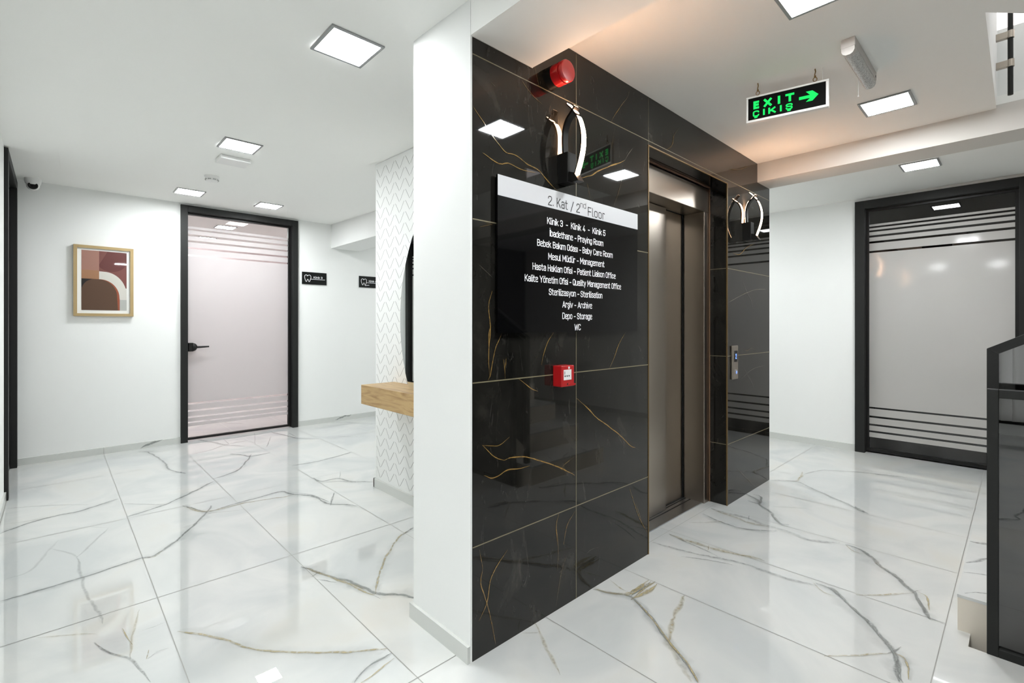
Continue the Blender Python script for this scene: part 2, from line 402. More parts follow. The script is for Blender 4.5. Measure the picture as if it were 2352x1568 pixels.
# ------------------------------------------------------------------ vein lines (floor x,y / lift wall x,z in metres; width in mm)
FLOOR_VEINS = [
    (((-0.181,3.155),(-0.051,3.158),(0.092,3.173),(0.226,3.203),(0.332,3.222),(0.388,3.210),(0.486,3.319),(0.534,3.382),(0.635,3.546),(0.735,3.722),(0.775,3.834)), 16, 'g', 0.90),
    (((0.335,3.207),(0.386,3.196),(0.429,3.252)), 14, 'y', 0.60),
    (((-0.240,4.180),(-0.132,4.272),(-0.036,4.313),(0.126,4.324),(0.278,4.411),(0.325,4.438)), 20, 'g', 0.75),
    (((-0.248,4.727),(-0.034,4.600),(0.171,4.433)), 14, 'g', 0.35),
    (((-0.229,4.355),(-0.036,4.304)), 14, 'g', 0.30),
    (((0.337,3.982),(0.536,4.061),(0.672,4.177),(0.829,4.333),(0.921,4.414)), 20, 'g', 0.80),
    (((0.341,4.287),(0.560,4.064)), 12, 'g', 0.50),
    (((0.632,3.960),(0.687,3.841),(0.734,3.714),(0.913,3.756),(1.090,3.781),(1.220,3.793),(1.266,3.672),(1.358,3.527),(1.376,3.318),(1.460,3.212),(1.505,3.133)), 18, 'g', 0.85),
    (((0.636,3.915),(0.737,3.731),(0.956,3.726),(1.180,3.668),(1.262,3.659)), 20, 'y', 0.60),
    (((1.266,3.714),(1.359,3.567),(1.393,3.323)), 10, 'g', 0.70),
    (((1.371,3.270),(1.500,3.505)), 12, 'g', 0.50),
    (((0.727,3.682),(0.923,3.594)), 14, 'y', 0.25),
    (((0.917,2.543),(0.954,2.424),(1.000,2.313),(1.034,2.229),(1.062,2.116),(1.077,2.066),(1.140,1.972),(1.207,1.863)), 20, 'g', 0.90),
    (((0.925,2.507),(0.996,2.304),(1.051,2.115)), 16, 'y', 0.60),
    (((0.920,2.376),(0.980,2.268)), 8, 'g', 0.80),
    (((1.014,2.274),(1.028,2.173),(1.058,2.049),(1.085,2.071)), 9, 'y', 0.80),
    (((0.917,2.406),(0.965,2.427)), 8, 'g', 0.80),
    (((1.085,2.071),(1.135,2.146),(1.232,2.274),(1.338,2.391),(1.461,2.504),(1.540,2.545)), 14, 'y', 0.70),
    (((1.488,2.516),(1.590,2.557),(1.709,2.615)), 16, 'g', 0.70),
    (((1.525,2.520),(1.660,2.541)), 10, 'g', 0.50),
    (((1.058,2.049),(1.069,1.993)), 7, 'g', 0.80),
    (((0.357,2.348),(0.409,2.286),(0.462,2.196),(0.498,2.137),(0.523,2.064),(0.578,1.979),(0.632,1.918),(0.789,1.771),(0.921,1.670)), 14, 'y', 0.65),
    (((0.108,2.489),(0.139,2.395),(0.171,2.334),(0.202,2.281),(0.218,2.193),(0.240,2.077)), 10, 'g', 0.55),
    (((0.108,2.489),(0.139,2.395),(0.168,2.339)), 5, 'g', 0.90),
    (((0.198,2.526),(0.206,2.438),(0.216,2.370)), 7, 'y', 0.85),
    (((0.269,2.643),(0.246,2.546),(0.224,2.456),(0.202,2.281)), 10, 'y', 0.35),
    (((0.331,2.455),(0.296,2.451),(0.256,2.452)), 8, 'g', 0.50),
    (((0.261,2.288),(0.245,2.233)), 8, 'y', 0.80),
    (((0.248,2.230),(0.279,2.255),(0.316,2.251)), 7, 'g', 0.45),
    (((0.752,1.590),(0.816,1.626),(0.869,1.635),(0.924,1.636)), 10, 'g', 0.90),
    (((0.768,1.575),(0.833,1.582),(0.918,1.603)), 10, 'y', 0.80),
    (((0.085,3.466),(0.093,3.186),(0.101,3.002),(0.127,2.778),(0.146,2.622)), 16, 'g', 0.28),
    (((-0.015,3.689),(0.030,3.614),(0.085,3.466)), 16, 'g', 0.22),
    (((0.085,3.466),(0.148,3.620),(0.233,3.843)), 16, 'g', 0.24),
    (((0.233,3.843),(0.134,3.957),(0.024,3.953)), 14, 'g', 0.16),
    (((0.010,3.823),(-0.027,3.684),(-0.092,3.442),(-0.182,3.407)), 20, 'g', 0.18),
    (((-0.055,2.685),(0.016,2.639),(0.117,2.558)), 12, 'y', 0.30),
    (((1.221,5.241),(1.307,5.102),(1.344,5.011),(1.513,5.023)), 18, 'g', 0.85),
    (((1.362,5.078),(1.267,4.868),(1.151,4.633),(1.029,4.525),(0.920,4.483)), 16, 'g', 0.80),
    (((1.516,4.429),(1.701,4.405),(1.937,4.449),(2.109,4.506)), 14, 'g', 0.75),
    (((1.519,3.957),(1.532,3.823),(1.657,3.805),(1.707,3.658),(1.838,3.514)), 22, 'g', 0.70),
    (((1.515,3.781),(1.639,3.721),(1.721,3.605)), 14, 'g', 0.60),
    (((1.671,3.792),(1.754,3.970)), 12, 'g', 0.30),
    (((1.821,6.004),(1.877,5.705),(1.931,5.460),(2.083,5.264)), 16, 'g', 0.75),
    (((1.947,5.801),(1.942,5.526)), 10, 'g', 0.60),
    (((0.911,5.477),(1.104,5.530),(1.290,5.675),(1.500,5.721)), 18, 'g', 0.55),
    (((1.329,5.993),(1.308,5.659)), 12, 'g', 0.40),
    (((1.664,6.068),(1.506,5.471)), 10, 'g', 0.30),
    (((1.744,5.752),(1.563,5.284)), 14, 'g', 0.40),
    (((2.545,6.020),(2.672,5.960),(2.901,5.563)), 20, 'g', 0.45),
    (((1.516,3.523),(1.375,3.271)), 12, 'g', 0.40),
    (((2.771,5.552),(2.945,5.631)), 14, 'g', 0.40),
    (((0.594,5.957),(0.649,5.869),(0.692,5.589),(0.715,5.285),(0.710,5.032),(0.791,4.795)), 18, 'g', 0.70),
    (((1.831,1.382),(1.862,1.318),(1.902,1.245),(1.893,1.197),(1.844,1.096),(1.776,0.991),(1.721,0.909),(1.686,0.851),(1.634,0.787),(1.618,0.771)), 13, 'g', 0.95),
    (((1.893,1.197),(1.844,1.096),(1.776,0.991),(1.721,0.909),(1.686,0.851),(1.634,0.787),(1.620,0.769)), 9, 'y', 0.90),
    (((1.831,1.382),(1.863,1.307),(1.913,1.242)), 20, 'y', 0.50),
    (((1.958,1.374),(1.932,1.299),(1.930,1.253)), 9, 'y', 0.60),
    (((1.899,1.254),(1.973,1.236),(2.082,1.216)), 34, 'y', 0.85),
    (((1.901,1.223),(1.958,1.227),(2.088,1.230)), 12, 'g', 0.90),
    (((1.886,1.203),(1.985,1.201),(2.090,1.199)), 26, 'y', 0.80),
    (((1.913,1.242),(2.003,1.244),(2.095,1.245)), 20, 'y', 0.80),
    (((1.896,1.285),(1.923,1.248),(1.980,1.241)), 16, 'y', 0.70),
    (((1.921,1.215),(2.031,1.218),(2.103,1.217)), 8, 'g', 0.90),
    (((1.897,1.205),(1.979,1.219),(2.103,1.211)), 10, 'y', 0.90),
    (((2.092,1.065),(1.992,1.038),(1.881,1.003),(1.799,0.970),(1.749,0.948)), 22, 'y', 0.50),
    (((1.776,0.991),(1.674,0.877),(1.605,0.787)), 30, 'y', 0.25),
    (((2.641,1.435),(2.634,1.329),(2.632,1.209),(2.666,1.110),(2.691,1.023),(2.710,0.927)), 34, 'y', 0.50),
    (((2.641,1.435),(2.622,1.323),(2.604,1.219),(2.576,1.116)), 14, 'g', 0.55),
    (((2.475,1.445),(2.494,1.306),(2.522,1.214),(2.557,1.118),(2.599,0.988),(2.595,0.878),(2.609,0.745),(2.629,0.664)), 22, 'g', 0.45),
    (((2.433,1.251),(2.495,1.146),(2.542,1.027)), 9, 'g', 0.80),
    (((2.605,1.185),(2.669,1.208)), 10, 'y', 0.70),
    (((2.653,0.678),(2.643,0.601),(2.592,0.558),(2.514,0.482),(2.438,0.419),(2.372,0.375),(2.311,0.334),(2.239,0.312),(2.131,0.285)), 20, 'g', 0.90),
    (((2.645,0.685),(2.589,0.629),(2.588,0.573)), 8, 'y', 0.90),
    (((2.653,0.628),(2.650,0.595),(2.604,0.568)), 22, 'g', 0.60),
    (((2.300,0.330),(2.297,0.302),(2.252,0.285),(2.163,0.272)), 8, 'y', 0.90),
    (((2.266,0.316),(2.125,0.291)), 22, 'g', 0.60),
    (((2.088,0.507),(2.158,0.445),(2.286,0.343)), 10, 'y', 0.60),
    (((2.280,0.348),(2.324,0.330),(2.363,0.317)), 7, 'g', 0.80),
    (((3.242,0.683),(3.236,0.620),(3.190,0.566),(3.106,0.508),(3.040,0.456),(2.947,0.387),(2.891,0.343),(2.822,0.317),(2.738,0.291),(2.674,0.261)), 20, 'g', 0.85),
    (((3.233,0.681),(3.176,0.627),(3.182,0.573)), 9, 'y', 0.80),
    (((2.668,0.519),(2.743,0.448),(2.880,0.342)), 11, 'y', 0.60),
    (((2.873,0.348),(2.949,0.317)), 8, 'g', 0.70),
    (((2.905,0.330),(2.881,0.295),(2.757,0.272)), 8, 'y', 0.80),
    (((2.825,0.314),(2.680,0.265)), 22, 'g', 0.60),
    (((2.683,0.282),(2.666,0.212)), 30, 'g', 0.25),
    (((3.212,1.440),(3.215,1.339),(3.218,1.198),(3.186,1.078),(3.196,0.967),(3.160,0.849),(3.236,0.706)), 34, 'g', 0.40),
    (((3.212,1.440),(3.183,1.299),(3.164,1.154),(3.181,1.042)), 22, 'y', 0.50),
    (((3.082,1.442),(3.034,1.264),(3.049,1.147),(3.152,1.009)), 14, 'g', 0.65),
    (((3.201,1.192),(3.273,1.215)), 12, 'g', 0.60),
    (((3.688,1.395),(3.617,1.291),(3.515,1.229),(3.430,1.136),(3.291,1.042),(3.303,0.988)), 20, 'g', 0.85),
    (((3.704,1.351),(3.703,1.294),(3.550,1.247),(3.549,1.328)), 14, 'g', 0.70),
    (((4.145,1.380),(4.264,1.232),(4.198,1.128),(4.080,0.966),(3.974,0.820),(3.914,0.750),(3.878,0.688)), 18, 'g', 0.65),
    (((3.960,0.782),(3.881,0.699)), 30, 'g', 0.50),
    (((4.217,1.276),(4.304,1.229),(4.580,1.261)), 22, 'y', 0.60),
    (((4.518,1.244),(4.700,1.187),(4.796,1.135),(4.945,0.877),(5.021,0.634)), 18, 'g', 0.60),
    (((1.459,1.402),(1.397,1.298),(1.353,1.226),(1.323,1.179),(1.295,1.121)), 14, 'y', 0.40),
    (((1.361,1.376),(1.408,1.336)), 12, 'y', 0.50),
    (((2.883,1.428),(3.066,1.277)), 22, 'y', 0.25),
    (((3.556,1.164),(3.686,0.991)), 30, 'y', 0.20),
]
WALL_VEINS = [
    (((1.110,0.832),(1.163,0.792),(1.225,0.734),(1.276,0.712)), 5, 'y', 0.90),
    (((1.276,0.712),(1.306,0.716),(1.383,0.705),(1.424,0.693),(1.482,0.671),(1.552,0.642),(1.616,0.611),(1.707,0.561)), 6, 'y', 0.90),
    (((1.163,0.790),(1.211,0.780),(1.250,0.777),(1.302,0.801)), 4, 'y', 0.70),
    (((1.106,0.683),(1.170,0.675),(1.204,0.656),(1.240,0.656),(1.291,0.672),(1.344,0.666),(1.416,0.664)), 6, 'y', 0.90),
    (((1.722,0.909),(1.783,0.867),(1.836,0.825),(1.884,0.792),(1.957,0.752),(2.016,0.716),(2.089,0.670),(2.165,0.614),(2.204,0.600)), 6, 'y', 0.95),
    (((2.204,0.600),(2.258,0.573)), 4, 'y', 0.30),
    (((1.616,0.617),(1.654,0.631),(1.702,0.645)), 4, 'y', 0.60),
    (((1.201,1.235),(1.194,1.203),(1.194,1.156)), 5, 'y', 0.80),
    (((1.261,1.208),(1.243,1.176),(1.222,1.134),(1.201,1.055),(1.190,1.032)), 5, 'y', 0.70),
    (((1.561,1.210),(1.526,1.169),(1.499,1.117),(1.488,1.073)), 5, 'y', 0.85),
    (((2.114,1.205),(2.052,1.143),(2.016,1.082),(1.975,1.029)), 5, 'y', 0.80),
    (((1.269,1.110),(1.276,1.072),(1.280,1.031)), 5, 'y', 0.60),
    (((1.285,1.112),(1.282,1.088),(1.276,1.072)), 5, 'y', 0.60),
    (((1.352,1.025),(1.391,1.002),(1.424,0.983),(1.465,0.966)), 6, 'y', 0.90),
    (((1.597,0.418),(1.579,0.371),(1.588,0.285)), 5, 'y', 0.80),
    (((1.707,0.398),(1.654,0.350),(1.630,0.272)), 5, 'y', 0.80),
    (((2.145,0.407),(2.178,0.345),(2.217,0.270),(2.258,0.200),(2.320,0.123)), 5, 'y', 0.70),
    (((1.580,0.362),(1.594,0.278),(1.587,0.173)), 4, 'y', 0.60),
    (((1.648,0.215),(1.614,0.155),(1.573,0.010)), 4, 'y', 0.50),
    (((1.794,0.181),(1.833,0.188),(1.897,0.179)), 3, 'w', 0.40),
    (((1.290,0.358),(1.233,0.312),(1.200,0.266),(1.185,0.189),(1.146,0.139),(1.115,0.093)), 5, 'y', 0.80),
    (((1.148,0.403),(1.163,0.328),(1.155,0.274),(1.193,0.161),(1.229,0.016)), 5, 'y', 0.70),
    (((1.119,2.047),(1.164,2.008),(1.213,1.963),(1.246,1.938),(1.283,1.917),(1.321,1.920),(1.360,1.915),(1.406,1.898),(1.462,1.891),(1.498,1.874),(1.542,1.848),(1.595,1.823)), 5, 'y', 0.75),
    (((1.116,1.896),(1.164,1.888),(1.198,1.877),(1.246,1.865),(1.295,1.878),(1.347,1.872),(1.400,1.872),(1.455,1.877)), 5, 'y', 0.80),
    (((1.370,2.231),(1.400,2.211),(1.441,2.188),(1.490,2.173)), 4, 'y', 0.70),
    (((2.151,2.456),(2.130,2.410),(2.077,2.352),(2.016,2.280),(1.986,2.234)), 4, 'y', 0.70),
    (((2.016,2.222),(1.996,2.142),(1.977,2.080)), 4, 'y', 0.40),
    (((1.749,1.917),(1.818,1.943),(1.891,1.980),(1.977,2.022),(2.046,2.050),(2.108,2.082)), 7, 'y', 0.90),
    (((2.108,2.082),(2.151,2.134),(2.195,2.175)), 3, 'w', 0.40),
    (((1.796,1.903),(1.809,1.864),(1.818,1.833)), 4, 'y', 0.70),
    (((2.088,2.000),(2.057,1.923),(2.006,1.827)), 4, 'y', 0.50),
    (((1.441,2.322),(1.455,2.283),(1.472,2.240)), 4, 'y', 0.60),
    (((2.678,2.409),(2.613,2.343),(2.586,2.275),(2.519,2.238)), 4, 'y', 0.60),
    (((1.204,2.167),(1.228,2.157)), 3, 'w', 0.40),
    (((1.283,2.093),(1.270,2.062)), 3, 'w', 0.30),
    (((1.116,1.631),(1.168,1.630),(1.211,1.622)), 4, 'y', 0.60),
    (((1.116,1.588),(1.149,1.607),(1.211,1.627)), 4, 'y', 0.60),
    (((1.145,1.465),(1.211,1.423)), 3, 'w', 0.40),
    (((1.211,1.371),(1.192,1.311),(1.202,1.237),(1.192,1.126),(1.197,1.052)), 5, 'y', 0.80),
    (((1.116,1.681),(1.131,1.670)), 3, 'w', 0.30),
    (((3.346,1.709),(3.451,1.748),(3.560,1.749),(3.700,1.815),(3.834,1.856)), 5, 'y', 0.90),
    (((3.358,1.394),(3.572,1.451),(3.700,1.482),(3.862,1.511),(4.094,1.528)), 5, 'w', 0.40),
    (((3.622,1.564),(3.700,1.482),(3.780,1.429),(3.820,1.357)), 4, 'w', 0.40),
    (((2.598,2.369),(2.598,2.296),(2.534,2.244)), 5, 'y', 0.70),
    (((3.369,2.319),(3.547,2.354),(3.700,2.409),(3.793,2.445)), 6, 'y', 0.50),
    (((3.312,2.236),(3.346,2.281)), 4, 'y', 0.40),
    (((2.250,1.510),(2.340,1.543)), 5, 'y', 0.70),
    (((3.499,2.471),(3.700,2.490)), 4, 'y', 0.40),
    (((3.499,0.238),(3.648,0.142),(3.862,0.011)), 4, 'y', 0.50),
    (((3.335,0.799),(3.572,0.847),(3.807,0.912),(4.064,0.924)), 4, 'w', 0.40),
    (((3.635,1.060),(3.700,1.054),(3.780,1.070),(3.876,1.048)), 4, 'y', 0.60),
    (((3.622,0.944),(3.700,0.883),(3.807,0.797),(3.834,0.753)), 3, 'w', 0.40),
    (((3.932,0.418),(4.125,0.422)), 4, 'y', 0.50),
    (((4.049,0.416),(4.109,0.308)), 4, 'y', 0.50),
    (((2.210,0.305),(2.264,0.202),(2.333,0.108)), 5, 'y', 0.70),
]

# ------------------------------------------------------------------ materials
pmat('wall_paint', lin(239, 240, 238), 0.75, noise_amt=0.015, noise_scale=3)
pmat('beam_dimmed_white', lin(212, 209, 204), 0.8)  # ceiling white darkened in colour to offset strong lamp light on the beam
pmat('ceiling_paint', lin(246, 246, 243), 0.9)
pmat('black_frame', lin(32, 33, 32), 0.5, spec=0.25)
pmat('black_plastic', lin(18, 17, 16), 0.4, spec=0.3)
pmat('black_void', lin(8, 8, 8), 0.9)
pmat('white_plastic', lin(232, 232, 230), 0.4)
pmat('steel', lin(170, 161, 150), 0.3, metal=1.0)
pmat('steel_sill', lin(175, 178, 182), 0.3, metal=1.0)
pmat('groove', lin(25, 25, 25), 0.6)
pmat('chrome', lin(200, 200, 200), 0.15, metal=1.0)
pmat('copper', lin(150, 118, 96), 0.4, metal=0.5)
pmat('gold_trim', lin(120, 98, 62), 0.4, metal=0.5)
pmat('alu_frame', lin(150, 152, 152), 0.4, metal=0.6)
pmat('red', lin(178, 22, 26), 0.3, coat=0.3)
pmat('red_dark', lin(60, 8, 10), 0.5)
pmat('sign_black', lin(7, 7, 8), 0.04, spec=0.4)
pmat('sign_white', lin(206, 207, 210), 0.35)
pmat('lamp_plastic', lin(196, 192, 188), 0.5)
pmat('exit_face', lin(10, 11, 10), 0.6, spec=0.05)
pmat('text_white', lin(235, 236, 238), 0.4)
pmat('text_black', lin(30, 30, 32), 0.4)
pmat('plate_black', lin(13, 14, 14), 0.35, spec=0.25)
pmat('baseboard_tile', lin(205, 207, 203), 0.15)
pmat('joint_grey', lin(150, 150, 145), 0.4)
pmat('joint_gold', lin(120, 112, 88), 0.4)
pmat('cream_step', lin(222, 214, 200), 0.2)
pmat('frame_wood', lin(172, 148, 104), 0.45)
pmat('mat_board', lin(232, 232, 228), 0.6)
pmat('chevron_line', lin(140, 140, 138), 0.5)
pmat('mirror', (0.9, 0.93, 0.92, 1), 0.0, metal=1.0)
pmat('mirror_edge', lin(150, 165, 160), 0.2)
glassmat('blind', None, (0.86, 0.85, 0.82, 1), 0.5, 0.4)
pmat('brass_hook', lin(125, 100, 60), 0.4, metal=0.7)
pmat('grey_plastic', lin(170, 170, 168), 0.5)
pmat('pink_wall', lin(236, 222, 222), 0.7)
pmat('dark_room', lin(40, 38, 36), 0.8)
pmat('rear_shade_grey', lin(105, 103, 99), 0.8)  # dark grey stands for the unlit stair hall mirrored in the marble
emat('panel_light', PANEL_COLOR, PANEL_STRENGTH)
emat('led_warm', SCONCE_COLOR, SCONCE_STRENGTH)
emat('exit_green', (0.02, 1.0, 0.16), 1.05)
emat('display_blue', (0.16, 0.30, 1.0), 2.4)
emat('window_day', (1.0, 0.94, 0.93), 2.3)
for nm, c in (('art_mauve', (120, 78, 74)), ('art_pink', (158, 118, 106)), ('art_tan', (158, 118, 90)), ('art_cream', (205, 202, 194)),
              ('art_grey', (176, 177, 172)), ('art_brown', (96, 76, 64)), ('art_rust', (150, 88, 68)), ('art_coal', (50, 48, 48)), ('art_plum', (104, 64, 62))):
    pmat(nm, lin(*c), 0.02, spec=0.5)
glassmat('glass_clear', (0.95, 0.93, 0.93, 1), None, 0, 0.01)
glassmat('glass_frost', None, (0.55, 0.515, 0.515, 1), 0.36, 0.02)
glassmat('smoke_clear', (0.10, 0.10, 0.10, 1), None, 0, 0.01, ior=1.6)
glassmat('smoke_frost', None, (0.56, 0.545, 0.525, 1), 0.2, 0.08)
glassmat('rail_glass', (0.06, 0.065, 0.07, 1), None, 0, 0.01, ior=2.0)
glassmat('rail_glass_pale', (0.25, 0.26, 0.26, 1), None, 0, 0.01, ior=2.4)
glassmat('lens_plastic', None, (0.72, 0.72, 0.70, 1), 0.35, 0.12)

def marble_floor():
    m = pmat('floor_marble', lin(210, 212, 209), 0.006, spec=0.9)
    nt = m.node_tree; N = nt.nodes.new; L = nt.links.new
    b = nt.nodes['Principled BSDF']
    g = N('ShaderNodeNewGeometry')
    n1 = N('ShaderNodeTexNoise'); n1.inputs['Scale'].default_value = 1.6; n1.inputs['Detail'].default_value = 4; n1.inputs['Distortion'].default_value = 1.2
    L(g.outputs['Position'], n1.inputs['Vector'])
    r = N('ShaderNodeValToRGB')
    r.color_ramp.elements[0].position = 0.36; r.color_ramp.elements[0].color = lin(196, 199, 198)
    r.color_ramp.elements[1].position = 0.58; r.color_ramp.elements[1].color = lin(210, 211, 208)
    e = r.color_ramp.elements.new(0.72); e.color = lin(210, 209, 203)
    L(n1.outputs['Fac'], r.inputs[0]); L(r.outputs[0], b.inputs['Base Color'])
    return m
marble_floor()

def marble_black():
    m = pmat('marble_black', lin(34, 34, 31), 0.03, spec=0.42)
    nt = m.node_tree; N = nt.nodes.new; L = nt.links.new
    b = nt.nodes['Principled BSDF']
    g = N('ShaderNodeNewGeometry')
    mp = N('ShaderNodeMapping'); mp.inputs['Scale'].default_value = (2.6, 2.6, 1.5); mp.inputs['Rotation'].default_value = (0, 0.5, 0)
    L(g.outputs['Position'], mp.inputs['Vector'])
    n1 = N('ShaderNodeTexNoise'); n1.inputs['Scale'].default_value = 1.7; n1.inputs['Detail'].default_value = 8; n1.inputs['Distortion'].default_value = 0.8
    n1.inputs['Roughness'].default_value = 0.62
    L(mp.outputs[0], n1.inputs['Vector'])
    r = N('ShaderNodeValToRGB')
    r.color_ramp.elements[0].position = 0.35; r.color_ramp.elements[0].color = lin(19, 19, 17)
    r.color_ramp.elements[1].position = 0.60; r.color_ramp.elements[1].color = lin(35, 34, 31)
    e = r.color_ramp.elements.new(0.78); e.color = lin(60, 58, 53)
    L(n1.outputs['Fac'], r.inputs[0])
    # faint scratchy pale streaks
    mp2 = N('ShaderNodeMapping'); mp2.inputs['Scale'].default_value = (9, 9, 2.2); mp2.inputs['Rotation'].default_value = (0, 0.35, 0)
    L(g.outputs['Position'], mp2.inputs['Vector'])
    n2 = N('ShaderNodeTexNoise'); n2.inputs['Scale'].default_value = 2.2; n2.inputs['Detail'].default_value = 9; n2.inputs['Roughness'].default_value = 0.72; n2.inputs['Distortion'].default_value = 1.5
    L(mp2.outputs[0], n2.inputs['Vector'])
    mr = N('ShaderNodeMapRange'); mr.inputs['From Min'].default_value = 0.60; mr.inputs['From Max'].default_value = 0.82; mr.inputs['To Max'].default_value = 0.45
    L(n2.outputs['Fac'], mr.inputs['Value'])
    mx = N('ShaderNodeMix'); mx.data_type = 'RGBA'; mx.inputs['B'].default_value = lin(120, 116, 110)
    L(mr.outputs['Result'], mx.inputs['Factor']); L(r.outputs[0], mx.inputs['A']); L(mx.outputs['Result'], b.inputs['Base Color'])
    return m
marble_black()

def oak():
    m = pmat('oak', lin(205, 176, 128), 0.4)
    nt = m.node_tree; N = nt.nodes.new; L = nt.links.new
    b = nt.nodes['Principled BSDF']
    g = N('ShaderNodeNewGeometry')
    mp = N('ShaderNodeMapping'); mp.inputs['Scale'].default_value = (14, 1.6, 14)
    L(g.outputs['Position'], mp.inputs['Vector'])
    n1 = N('ShaderNodeTexNoise'); n1.inputs['Scale'].default_value = 2.0; n1.inputs['Detail'].default_value = 8; n1.inputs['Distortion'].default_value = 1.4
    L(mp.outputs[0], n1.inputs['Vector'])
    r = N('ShaderNodeValToRGB')
    r.color_ramp.elements[0].position = 0.30; r.color_ramp.elements[0].color = lin(146, 112, 68)
    r.color_ramp.elements[1].position = 0.55; r.color_ramp.elements[1].color = lin(186, 156, 108)
    e = r.color_ramp.elements.new(0.75); e.color = lin(172, 141, 94)
    L(n1.outputs['Fac'], r.inputs[0]); L(r.outputs[0], b.inputs['Base Color'])
oak()

def brushed(name, scale):
    nt = MATS[name].node_tree; N = nt.nodes.new; L = nt.links.new
    b = nt.nodes['Principled BSDF']
    g = N('ShaderNodeNewGeometry')
    mp = N('ShaderNodeMapping'); mp.inputs['Scale'].default_value = scale
    L(g.outputs['Position'], mp.inputs['Vector'])
    n1 = N('ShaderNodeTexNoise'); n1.inputs['Scale'].default_value = 1.0; n1.inputs['Detail'].default_value = 3
    L(mp.outputs[0], n1.inputs['Vector'])
    mr = N('ShaderNodeMapRange'); mr.inputs['To Min'].default_value = 0.28; mr.inputs['To Max'].default_value = 0.34
    L(n1.outputs['Fac'], mr.inputs['Value']); L(mr.outputs['Result'], b.inputs['Roughness'])
brushed('steel', (90, 90, 1.5))

def ribbed(name):
    nt = MATS[name].node_tree; N = nt.nodes.new; L = nt.links.new
    g = N('ShaderNodeNewGeometry'); v = N('ShaderNodeTexVoronoi'); v.inputs['Scale'].default_value = 170
    L(g.outputs['Position'], v.inputs['Vector'])
    r = N('ShaderNodeValToRGB'); r.color_ramp.elements[0].color = (0.45,0.45,0.44,1); r.color_ramp.elements[1].color = (0.85,0.85,0.83,1)
    r.color_ramp.elements[0].position = 0.1; r.color_ramp.elements[1].position = 0.7
    L(v.outputs['Distance'], r.inputs[0])
    for n in nt.nodes:
        if n.type in ('BSDF_DIFFUSE', 'BSDF_TRANSLUCENT'): L(r.outputs[0], n.inputs['Color'])
ribbed('lens_plastic')

veinmat('vein_g', lin(142, 145, 143), 0.02, 0.8)
veinmat('vein_y', lin(180, 167, 130), 0.02, 0.8)
veinmat('vein_halo', lin(176, 180, 180), 0.015, 0.9, 0.7)
veinmat('mvein_y', lin(158, 126, 70), 0.08, 0.5, 0.55)
veinmat('mvein_w', lin(175, 165, 145), 0.08, 0.5, 0.6)

# ------------------------------------------------------------------ floor
XJ = [0.337 + 0.588 * i for i in range(-5, 10)]
YJ = [0.215 + 1.245 * i for i in range(-3, 6)]
b = MB()
def fq(x0, x1, y0, y1): b.poly([(x0,y0,0),(x1,y0,0),(x1,y1,0),(x0,y1,0)], 'floor_marble')
fq(-2.7, 5.85, 0.14, 9.2)                     # main floor
fq(-2.7, 2.56, -3.0, 0.14)                    # up to the stair well
fq(3.60, 5.85, -3.0, 0.14)
b.poly([(2.56,-3.0,0),(2.56,0.14,0),(2.56,0.14,-0.06),(2.56,-3.0,-0.06)], 'floor_marble')
b.poly([(2.56,0.14,0),(3.60,0.14,0),(3.60,0.14,-0.06),(2.56,0.14,-0.06)], 'floor_marble')
for x in XJ:
    if x < 2.5: b.strip([(x,-3.0,0),(x,9.2,0)], 0.0035, (0,0,1), 'joint_grey', 0.0008)
    elif 2.5 < x < 3.6: b.strip([(x,0.215,0),(x,9.2,0)], 0.0035, (0,0,1), 'joint_grey', 0.0008)
    else: b.strip([(x,-3.0,0),(x,9.2,0)], 0.0035, (0,0,1), 'joint_grey', 0.0008)
for y in YJ:
    x1 = 2.55 if y < 0.14 else 5.85
    b.strip([(-2.7,y,0),(x1,y,0)], 0.0035, (0,0,1), 'joint_grey', 0.0009)
k = 0
for pts, w, c, s in FLOOR_VEINS:
    k += 1
    b.vein([(x,y,0) for x,y in pts], w*0.001*0.95, (0,0,1), 'vein_'+c, min(1.0, s), 0.0012 + 0.00003*k)
    if s >= 0.65 and len(pts) > 3:
        b.vein([(x,y,0) for x,y in pts], w*0.001*4.0, (0,0,1), 'vein_halo', 0.16*s, 0.0009 + 0.000002*k)
# further tiles the photograph shows only at a glance: same print, other tiles
for dx, dy, sel in ((1.764, 0.0, (0, 5, 7, 12)), (2.352, 0.6, (0, 3, 12)), (-1.2, -2.4, (0, 5, 7)), (0.3, -3.2, (12, 0)), (0.2, 3.6, (0, 5, 7, 12))):
    for i in sel:
        pts, w, c, s = FLOOR_VEINS[i]
        q = [(x+dx, y+dy, 0) for x, y in pts]
        if all(-2.6 < p[0] < 5.7 and -2.9 < p[1] < 9.1 and not (2.5 < p[0] < 3.65 and p[1] < 0.2) and not (p[0] > 1.1 and 1.2 < p[1] < 3.4) for p in q):
            k += 1
            b.vein(q, w*0.001*1.2, (0,0,1), 'vein_'+c, s*0.8, 0.0012 + 0.00003*k)
structure(b.build('floor'), 'white polished marble tile floor with grey and ochre veins')

